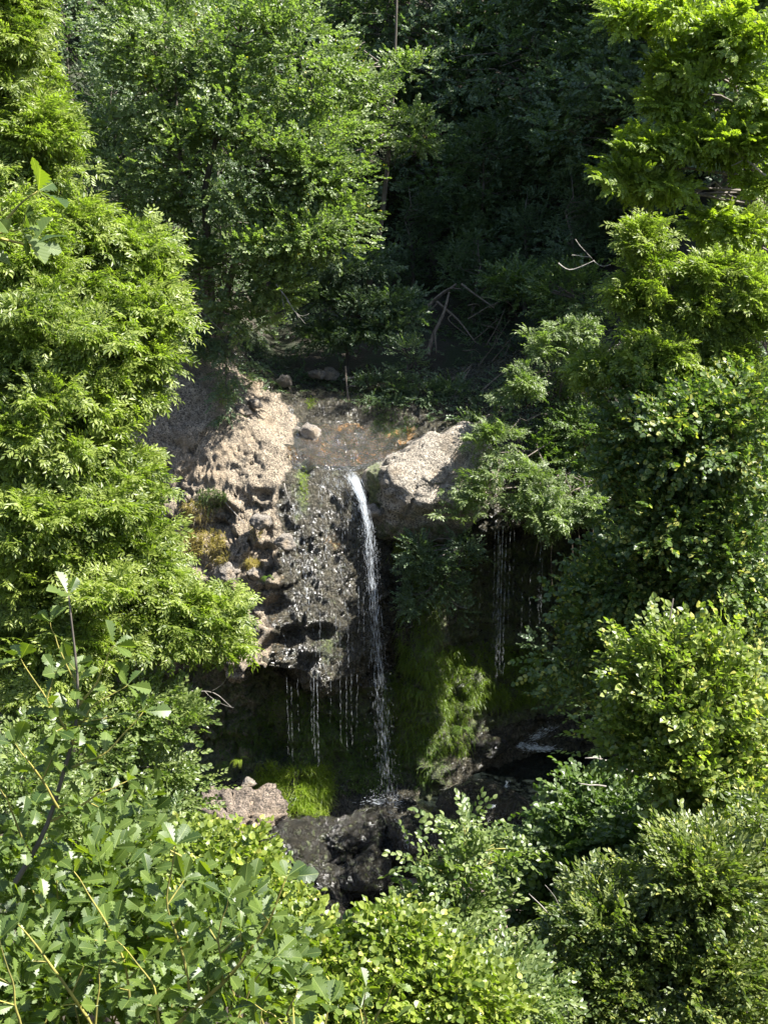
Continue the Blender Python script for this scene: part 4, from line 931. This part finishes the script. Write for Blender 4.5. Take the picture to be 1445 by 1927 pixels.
def oak(name, label, shoots, lobes, seed, base, leaf_s=1.0, parts=300, nb=0, ns=6):
    """shoots: (list of px, py, Y), radius; leaves set alternately along each shoot and crowded at its tip"""
    g = np.random.default_rng(seed); o = np.array(base, float); root = empty(name, o, label, 'oak')
    Ls, Ts = [], []
    for path, r in shoots:
        pts = np.array([P(*q) for q in path]); t = np.linspace(0, 1, len(pts)); u = np.linspace(0, 1, 14)
        c = np.stack([np.interp(u, t, pts[:, k]) for k in range(3)], 1); c[1:-1] += g.normal(0, .006, (12, 3))
        for _ in range(2): c[1:-1] = .25 * c[:-2] + .5 * c[1:-1] + .25 * c[2:]
        mb = MB(); tube(mb, c, np.linspace(r, r * .3, 14), 6); link('shoot', mb.mesh('shoot', M['twig'] if r < .011 else M['bark'], o, smooth=True), root)
        ln = np.linalg.norm(pts[-1] - pts[0]); nl = max(7, int(ln / .042))
        if r > .0125: continue                 # the bare main stem
        for k in range(nl):
            f = .12 + .88 * (k / nl) if k < nl - 5 else 1.0
            p = np.array([np.interp(f, u, c[:, m]) for m in range(3)]); tg = nrm(np.array([np.interp(min(f + .05, 1), u, c[:, m]) for m in range(3)]) - np.array([np.interp(max(f - .05, 0), u, c[:, m]) for m in range(3)]))
            az = k * 2.4 + g.normal(0, .3); s1 = nrm(np.cross(tg, [.2, .1, 1])); s2 = np.cross(tg, s1)
            side = s1 * math.cos(az) + s2 * math.sin(az)
            d = nrm(tg * g.uniform(.25, .9) + side * 1.0 + np.array([0, 0, .12 if f > .9 else -.1])); nn = nrm(tg * .6 + np.array([.2, -.1, .8]) + g.normal(0, .7, 3))
            Ls.append(basis(d, nn) * leaf_s * g.uniform(.65, 1.15)); Ts.append(p)
            # short side twigs carrying three or four leaves
            if g.random() < .34 and f < .92:
                q = p + nrm(tg * .8 + side) * g.uniform(.05, .13)
                mb = MB(); tube(mb, bend(p, q, 3), [.0035, .003, .002], 4); link('side_twig', mb.mesh('side_twig', M['twig'], o), root)
                for w in range(4):
                    dd = nrm((q - p) * 6 + g.normal(0, .6, 3)); Ls.append(basis(dd, nrm(np.array([.1, 0, 1.0]) + g.normal(0, .35, 3))) * leaf_s * g.uniform(.6, 1.05)); Ts.append(q)
    if nb:
        Mx, Tn, ti, B = sprays([Lb(*l) for l in lobes], nb, ns, .16, g, flat=.6, up=.4, shell=.2)
        L, T, c, leaf = leaves_of(Mx, Tn, ti, 'oak', g); Ls += list(L); Ts += list(T)
        mb = MB()
        for b in B:
            e = b + np.array([g.normal(0, .08), g.normal(0, .05), -g.uniform(.2, .5)]); tube(mb, bend(e, b, 4, .0, .01, g), np.linspace(.006, .003, 4), 4)
        link('twigs', mb.mesh('twigs', M['twig'], o), root)['kind'] = 'stuff'
    L, T = np.array(Ls), np.array(Ts); c = np.clip(g.random(len(L)) * .8 + .1, 0, .93)
    rest = leaf_parts(root, 'oak', M['oak'], L, T, c, o, parts)
    if rest.any():
        fo = link('foliage', leaf_mesh('foliage', L[rest], T[rest], c[rest], SPR['oak'][1], M['oak'], o), root); fo['kind'] = 'stuff'
def gb(px, py, Y):
    p = P(px, py, Y); return (p[0], p[1], Hf(p[0], p[1]))
oak('oak_sapling', 'young oak with an upright leafy leader at the lower left',
  [([(30,1660,5.6),(100,1540,5.6),(140,1400,5.6),(152,1290,5.6),(130,1120,5.6)], .012), ([(140,1400,5.6),(90,1320,5.5),(40,1240,5.5)], .006), ([(148,1330,5.6),(190,1270,5.6),(215,1215,5.6)], .006),
   ([(125,1450,5.6),(200,1420,5.6),(270,1340,5.6)], .007), ([(95,1545,5.6),(180,1500,5.6),(240,1470,5.6)], .007), ([(110,1520,5.5),(60,1440,5.4),(30,1400,5.4)], .006), ([(150,1300,5.6),(110,1220,5.6),(95,1170,5.6)], .005), ([(60,1610,5.6),(20,1520,5.5),(0,1470,5.5)], .006), ([(145,1380,5.6),(170,1330,5.6),(240,1290,5.6)], .005)],
  [], 301, gb(30, 1660, 5.6), 1.0)
oak('oak_bush', 'broad oak bush with glossy lobed leaves in the bottom left corner',
  [([(330,1930,5.0),(430,1840,5.0),(500,1750,5.0),(540,1650,5.0)], .010), ([(360,1890,5.0),(340,1780,5.0),(312,1700,5.0),(330,1590,5.0)], .007), ([(180,1940,4.9),(120,1850,4.9),(70,1780,4.9),(35,1740,4.9)], .008), ([(250,1930,5.2),(235,1800,5.2),(180,1700,5.2),(140,1640,5.2)], .007), ([(180,1930,4.9),(185,1850,4.9),(190,1790,4.9)], .005),
   ([(40,1930,4.8),(20,1840,4.8),(0,1770,4.8)], .006), ([(300,1930,4.9),(290,1850,4.9),(220,1770,4.9)], .006), ([(420,1850,5.0),(410,1760,5.0),(430,1690,5.0)], .005), ([(440,1930,4.9),(470,1860,4.9),(520,1800,4.9)], .005)],
  [(120,1800,5.8,180,80,.4),(330,1800,5.8,140,90,.7),(200,1680,6.2,170,60,.6),(80,1880,5.3,150,50,.5),(300,1890,5.4,180,40,.5),(60,1620,6.2,90,60,.5),(440,1850,5.7,70,50,.5)], 302, gb(250, 1920, 5.0), 1.0, nb=92, ns=5)
oak('oak_shoot', 'oak shoot with pale leaves at the bottom edge in front of the hazel',
  [([(690,1960,4.6),(715,1900,4.6),(745,1850,4.6)], .006), ([(690,1960,4.6),(680,1900,4.6),(690,1860,4.6)], .005)], [], 303, gb(690, 1950, 4.6), .82)
oak('oak_shoot', 'oak shoot at the bottom edge beside the broad oak bush',
  [([(560,1960,4.4),(540,1910,4.4),(560,1860,4.4)], .006), ([(560,1960,4.4),(510,1910,4.4),(480,1890,4.4)], .005), ([(620,1970,4.3),(610,1930,4.3),(620,1890,4.3)], .005)], [], 304, gb(560, 1950, 4.4), .95)
oak('oak_shoot', 'oak twig with big leaves poking in at the left edge',
  [([(-170,1990,3.6),(-160,1300,3.5),(-130,800,3.4),(-90,500,3.3)], .013), ([(-90,500,3.3),(-40,455,3.3),(20,400,3.3),(72,360,3.3)], .005), ([(-40,455,3.3),(10,440,3.3),(40,432,3.3)], .004)], [], 305, P(-170, 1990, 3.6), .80)
# ------------------------------------------------------------------ grass, ferns, dead wood
def blades(Pn, Nn, g, ln, w, droop, spread=.5, up=1.0):
    n = len(Pn); l = g.uniform(*ln, n)[:, None]
    d = nrm(Nn * .5 + np.array([0, 0, up]) + g.normal(0, spread, (n, 3)))
    side = nrm(np.cross(d, g.normal(0, 1, (n, 3)))) * w
    p0 = Pn; p1 = p0 + d * l * .45 + np.array([0, 0, -1.]) * droop * l * .12; p2 = p0 + d * l * .8 + np.array([0, 0, -1.]) * droop * l * .5; p3 = p0 + d * l + np.array([0, 0, -1.]) * droop * l * 1.0
    V = np.stack([p0 - side, p0 + side, p1 - side * .8, p1 + side * .8, p2 - side * .5, p2 + side * .5, p3], 1)
    T = np.array([(0, 1, 3), (0, 3, 2), (2, 3, 5), (2, 5, 4), (4, 5, 6)])
    return V.reshape(-1, 3), (T[None] + (np.arange(n) * 7)[:, None, None]).reshape(-1, 3), np.repeat(np.clip(g.normal(.45, .22, n), 0, .93), 7)
def grass(name, label, spots, n, mat, seed, ln, w=.008, droop=.5, kind='stuff', cat=None, group=None, **kw):
    g = np.random.default_rng(seed); Ps, Ns = [], []
    for s in spots:
        a, b = on_cliff(*s, int(n * s[2] * s[3] / sum(q[2] * q[3] for q in spots)) + 1, g); Ps.append(a); Ns.append(b)
    Pn, Nn = np.concatenate(Ps), np.concatenate(Ns)
    Pn = Pn + g.normal(0, .03, Pn.shape)
    V, T, c = blades(Pn, Nn, g, ln, w, droop, **kw)
    o = Pn.mean(0)
    tag(link(name, np_mesh(name, V - o, T, M[mat], {'lc': c}), None, Vector(o)), label, cat, group, kind)
grass('grass', 'bright sunlit grass clump at the cliff foot under the drips', [(560, 1490, 62, 45), (505, 1470, 35, 30), (600, 1480, 28, 40), (590, 1520, 30, 25)], 6000, 'grass_bright', 1, (.22, .58), droop=.6, spread=.65)
grass('grass', 'dark grass growing on the shaded wall behind the drips', [(640, 1420, 120, 75), (560, 1370, 90, 70), (700, 1440, 60, 60), (780, 1430, 70, 50), (460, 1390, 60, 50)], 8000, 'fern', 2, (.14, .42), droop=.8, spread=.8)
grass('grass', 'bright hanging moss grass on the pillar right of the jet', [(850, 1280, 40, 65), (905, 1305, 50, 28), (960, 1310, 45, 24), (1000, 1300, 30, 25)], 7500, 'moss', 3, (.10, .30), droop=1.0, up=.6, spread=.8)
grass('grass', 'dark green grass trailing down the mossy pillar', [(790, 1180, 40, 130), (770, 1330, 50, 90), (850, 1370, 40, 60), (810, 1060, 40, 50)], 7500, 'moss', 4, (.12, .36), droop=1.2, up=.3, spread=.8)
grass('grass', 'green growth along the back wall of the cave', [(930, 1240, 90, 30), (1000, 1260, 60, 40)], 3600, 'moss', 5, (.15, .4), droop=.8)
grass('grass', 'thin grass over the brow of the dark ledge behind the boulder', [(740, 800, 45, 25), (720, 770, 40, 20), (690, 745, 50, 18)], 900, 'grass_dark', 6, (.12, .3), droop=.8)
for i, (px, py, rx, ry, n, mat, lab) in enumerate([
    (388, 1020, 38, 26, 800, 'grass_dry', 'largest dry yellow grass tuft on the left cliff'),
    (415, 1045, 20, 22, 300, 'grass_dry', 'yellow grass tuft right beside the largest one'),
    (352, 1030, 24, 36, 400, 'grass_dry', 'brownish grass tuft at the ash leaves on the left cliff'),
    (400, 940, 30, 18, 420, 'grass_dark', 'greenish grass tuft on the shadow edge of the left cliff'),
    (370, 965, 34, 20, 380, 'grass_dry', 'dry grass tuft below the greenish one'),
    (482, 1000, 10, 20, 120, 'grass_dry', 'small rusty grass tuft in the middle of the dry cliff'),
    (474, 1062, 13, 10, 320, 'grass_dry', 'small yellow tuft beside the tiny green plant'),
    (758, 1030, 16, 22, 260, 'grass_bright', 'fresh grass tuft hanging under the boulder edge'),
    (878, 1050, 18, 24, 260, 'grass_bright', 'yellow-green moss tuft at the cave corner'),
    (425, 745, 22, 22, 260, 'grass_bright', 'yellow-green tuft at the brow of the left cliff'),
    (585, 760, 9, 10, 110, 'grass_bright', 'small fresh tuft above the upper trickle'),
    (330, 1320, 40, 26, 300, 'grass_dry', 'hanging dry tuft under the left overhang'),
    (728, 965, 12, 26, 160, 'grass_bright', 'yellow moss tuft in the cleft left of the boulder'),
    (572, 915, 8, 40, 180, 'grass_bright', 'bright moss stripe at the left rim of the wet face')]):
    grass('grass_tuft', lab, [(px, py, rx, ry)], n, mat, 20 + i, (.18, .42) if n > 200 else (.1, .22), w=.007, droop=.9 if i not in (0, 1) else .7, kind=None, cat='grass', group='grass tufts on the cliff')

def fern(label, px, py, Y, s, seed, mat='fern', name='fern', n=9, droop=.55):
    g = np.random.default_rng(seed); o = P(px, py, Y); root = empty(name, o, label, 'fern' if name == 'fern' else 'plant'); dia = leaf_dia(.11, .035)
    for k in range(n):
        az = g.uniform(-2.9, -.2) if k < n - 2 else g.uniform(0, 6.3); L, T = [], []
        for j in range(14):
            t = (j + 1) / 14; d0 = np.array([math.cos(az), math.sin(az), .75])
            p = d0 * s * .75 * t + np.array([0, 0, -droop * s * 1.6 * t * t]); tg = nrm(d0 + np.array([0, 0, -droop * 3.2 * t]))
            B = basis(tg, np.array([0, 0, 1.0]))
            for q in (-1, 1):
                d = B[:, 1] * .45 + B[:, 0] * q; L.append(basis(d, B[:, 2] + g.normal(0, .1, 3)) * s * 1.5 * math.sin(math.pi * (.15 + .83 * t)) ** .8 * .9); T.append(p)
        link('frond', leaf_mesh('frond', np.array(L), np.array(T), g.uniform(.1, .9, len(L)), dia, M[mat]), root)['kind'] = 'stuff'
fern('green fern in the shade left of the bright grass', 390, 1465, 41.0, .8, 1)
fern('small fern under the left overhang', 420, 1440, 41.2, .5, 2)
fern('yellowish leafy plant above the brown outcrop', 452, 1428, 40.8, .5, 3, 'grass_bright', 'leafy_plant', 7)
fern('tiny green plant rooted in the dry cliff', 503, 1085, 40.6, .33, 4, 'fern', 'leafy_plant', 8)
fern('drooping fern on the pillar below the bright moss', 868, 1370, 42.0, .6, 5)
fern('leafy plant on the mossy pillar right of the spray', 800, 1230, 41.2, .45, 6, 'fern', 'leafy_plant', 8)

def wood(name, label, cat, path, r, forks=(), mat='dead', group=None, sides=6, seed=0, jit=.02):
    g = np.random.default_rng(seed + 500); pts = np.array([P(*p) for p in path]); o = pts[0].copy()
    def curve(pts, k=10):
        t = np.linspace(0, 1, len(pts)); u = np.linspace(0, 1, k); c = np.stack([np.interp(u, t, pts[:, m]) for m in range(3)], 1)
        c[1:-1] += g.normal(0, jit, (k - 2, 3))
        for _ in range(2): c[1:-1] = .25 * c[:-2] + .5 * c[1:-1] + .25 * c[2:]
        return c
    root = empty(name, o, label, cat, group)
    mb = MB(); tube(mb, curve(pts), np.linspace(r, r * .45, 10), sides); link('stem', mb.mesh('stem', M[mat], o, smooth=True), root)
    for f in forks:
        fp = np.array([P(*p) for p in f]); mb = MB(); tube(mb, curve(fp, 7), np.linspace(r * .55, r * .2, 7), 5); link('fork', mb.mesh('fork', M[mat], o, smooth=True), root)
GD = 'fallen wood above the falls'
wood('fallen_log', 'thicker grey log leaning up to the right above the beech', 'log', [(762,612,50.5),(810,570,51),(858,535,51.5)], .085, [[(815,565,51),(845,540,51.2),(870,545,51.4)]], 'root', GD, 8, 1)
wood('fallen_log', 'pale thin log lying just under the thicker leaning log', 'log', [(768,618,50),(800,590,50.4),(822,572,50.7)], .045, (), 'root', GD, 6, 2)
wood('fallen_log', 'crooked bare branch sloping down to the right below the log crossing', 'log', [(822,568,50.8),(850,592,50.2),(880,622,49.6),(895,645,49.2)], .05, [[(850,592,50.2),(838,600,50),(880,632,49.4)]], 'root', GD, 7, 3)
wood('fallen_log', 'dark curved trunk standing at the left end of the debris', 'log', [(805,668,49),(815,630,49.4),(835,590,50),(845,550,50.6)], .085, [[(818,625,49.4),(820,650,49.1),(820,665,49)]], 'root', GD, 7, 4)
wood('fallen_branch', 'thin upper branch sloping across the dark hollow', 'branch', [(868,535,51.4),(895,555,51),(930,580,50.5)], .05, [[(900,560,51),(915,560,50.9),(940,565,50.7)]], 'root', GD, 6, 5)
wood('fallen_branch', 'long pale stick slanting up to the right behind the boulder', 'branch', [(792,753,46.2),(820,730,46.5),(870,705,47),(888,685,47.4)], .026, [[(850,712,46.9),(880,700,47.1)]], 'root', GD, 6, 6)
wood('fallen_branch', 'second pale stick beside the long one', 'branch', [(852,748,46.4),(868,722,46.8),(886,690,47.3)], .028, (), 'root', GD, 6, 7)
wood('fallen_branch', 'straight pole leaning on the dark right bank', 'branch', [(898,742,46.2),(930,715,46.6),(970,680,47.2)], .035, [[(905,735,46.3),(893,750,46.1),(890,760,46)]], 'root', GD, 6, 8)
wood('fallen_branch', 'white stick lying across the head of the stream', 'branch', [(646,714,47),(670,710,46.9),(705,702,46.8)], .05, [[(660,725,46.8),(672,726,46.8)], [(655,730,46.8),(665,718,46.8),(675,708,46.9)]], 'dead', GD, 6, 9)
wood('fallen_branch', 'dark upright stick standing in the stream by the white stick', 'branch', [(650,690,46.8),(653,735,46),(662,775,45.2)], .035, [[(653,735,46),(656,790,45)]], 'root', GD, 6, 10)
for i, (a, b) in enumerate([((880,600),(960,560)),((900,690),(960,600)),((915,650),(950,580)),((925,680),(975,620)),((890,640),(940,600)),((935,700),(960,640)),((905,610),(955,640)),((870,660),(905,668)),((880,575),(905,580)),((940,560),(975,600))]):
    wood('brushwood_stick', ['thin stick of the brown brush pile reaching up left of its middle', 'long stick crossing the brown brush pile', 'upright stick inside the brown brush pile', 'right-hand stick of the brown brush pile', 'stick at the left edge of the brown brush pile', 'short upright stick low in the brown brush pile', 'flat stick across the brush pile', 'short pale stick on the ground beside the brush pile', 'short horizontal stick under the log crossing', 'top right stick of the brown brush pile'][i], 'stick', [(*a, 49.2), ((a[0] + b[0]) / 2 + 6, (a[1] + b[1]) / 2 - 6, 49.5), (*b, 49.8)], .022, [[((a[0] + b[0]) / 2, (a[1] + b[1]) / 2, 49.5), (b[0] - 18, b[1] + 8, 49.4)]], 'root', 'brown brush pile', 4, 40 + i)
GT = 'bare bleached twigs'
wood('dead_twig', 'forked white twig hanging under the alder boughs', 'twig', [(520,535,42.6),(545,570,42.5),(562,598,42.4)], .018, [[(540,565,42.5),(565,600,42.4),(582,590,42.4)], [(530,550,42.6),(535,590,42.5),(548,610,42.4)], [(550,580,42.5),(575,610,42.4)]], 'dead', GT, 5, 11)
wood('dead_twig', 'crooked white twig left of the alder foot', 'twig', [(378,585,43.4),(400,605,43.3),(428,632,43.2)], .02, [[(388,595,43.3),(410,600,43.3)]], 'dead', GT, 5, 12)
wood('dead_twig', 'bare twigs at the ash tip over the shaded cliff', 'twig', [(300,655,23),(330,672,23),(340,690,23)], .007, [[(318,660,23),(345,655,23),(352,640,23)], [(310,670,23),(325,690,23),(345,680,23)]], 'dead', GT, 5, 13)
wood('dead_twig', 'curved silver twigs against the dark slope on the right', 'twig', [(1050,495,44),(1070,510,44),(1095,500,44),(1118,490,44)], .022, [[(1075,480,44),(1095,482,44),(1110,484,44)], [(1082,450,44),(1095,470,44),(1115,488,44)], [(1115,490,44),(1130,505,44),(1148,498,44)]], 'dead', GT, 5, 14)
wood('dead_twig', 'bare branch forking over the left overhang', 'twig', [(360,1300,23.4),(400,1300,23.3),(435,1330,23.2)], .010, [[(385,1300,23.3),(410,1322,23.2),(440,1332,23.1)], [(400,1300,23.3),(425,1290,23.2),(432,1262,23.2)], [(345,1320,23.4),(370,1340,23.3),(392,1352,23.2)]], 'dead', GT, 5, 15)
wood('dead_twig', 'tangle of bare twigs at the edge of the small-leaved elm', 'twig', [(280,1420,23),(320,1430,22.9),(365,1415,22.8)], .010, [[(320,1430,22.9),(350,1440,22.8),(372,1430,22.8)], [(330,1428,22.9),(352,1400,22.8),(368,1380,22.8)]], 'dead', GT, 5, 16)
wood('dead_branch', 'smooth bare branch reaching left over the black pool', 'branch', [(1190,1452,19.5),(1150,1435,19.5),(1125,1425,19.5),(1100,1427,19.5)], .022, [[(1128,1426,19.5),(1124,1418,19.5)]], 'dead', GT, 6, 17)
wood('dead_branch', 'short bare branch below the one over the pool', 'branch', [(1140,1480,19.5),(1110,1476,19.5),(1088,1474,19.5)], .016, (), 'dead', GT, 6, 18)
wood('dead_branch', 'forked dead branch rising in the lower right bush', 'branch', [(1080,1775,15.4),(1050,1740,15.4),(1020,1700,15.4),(995,1682,15.4)], .011, [[(1060,1750,15.4),(1075,1715,15.4),(1070,1690,15.4)], [(1050,1742,15.4),(1055,1700,15.4),(1025,1665,15.4)], [(1075,1770,15.4),(1055,1760,15.4),(1048,1752,15.4)]], 'dead', GT, 6, 19)
wood('dead_branch', 'thin pale twig low in the lower right corner', 'branch', [(1145,1920,14.6),(1120,1880,14.6),(1095,1860,14.6)], .008, [[(1120,1880,14.6),(1128,1850,14.6)]], 'dead', GT, 5, 20)
wood('dead_branch', 'bare grey limb arching through the robinia', 'branch', [(1440,330,23.4),(1400,300,23.5),(1370,275,23.5)], .02, [[(1400,300,23.5),(1375,312,23.5)], [(1420,315,23.4),(1440,290,23.4)]], 'dead', GT, 5, 21)
wood('dead_twig', 'short white twig lying on the dry rock left of the wet face', 'twig', [(535,910,41.4),(540,930,41.2),(547,945,41.1)], .018, (), 'dead', GT, 5, 22)
wood('dead_twig', 'pale twig lying across the dry cliff above the cobbles', 'twig', [(425,945,41.9),(445,970,41.6),(462,985,41.4)], .016, (), 'dead', GT, 5, 23)
GR = 'roots dangling over the cave'
for i, (path, lab) in enumerate([
    ([(1130,910,42.0),(1090,940,41.6),(1050,960,41.4),(1000,1000,41.2)], 'thick bare root running down left over the cave mouth'),
    ([(1120,912,42.0),(1085,918,41.6),(1045,945,41.4)], 'bent root above the thick one over the cave'),
    ([(1085,960,41.6),(1090,1010,41.5),(1092,1060,41.5)], 'long root dangling in the middle of the cave mouth'),
    ([(1072,985,41.6),(1075,1020,41.6),(1078,1045,41.6)], 'short root dangling left of the long one'),
    ([(1120,960,41.6),(1115,1000,41.6),(1112,1050,41.6)], 'root dangling near the linden leaves'),
    ([(1038,1020,41.6),(1036,1060,41.6),(1038,1110,41.6)], 'hair-thin root hanging beside the right-hand drips'),
    ([(1025,1000,41.4),(1012,1020,41.3),(1005,1050,41.2)], 'curved root tip below the ash sprays')]):
    wood('hanging_root', lab, 'root', path, [.05, .04, .016, .014, .016, .012, .016][i], (), 'root', GR, 5, 70 + i)
wood('hanging_twig', 'thin twig sticking out from the dark hanging bush below the boulder', 'twig', [(840,1130,41.2),(860,1138,41.1),(878,1145,41)], .012, (), 'dead', None, 5, 80)
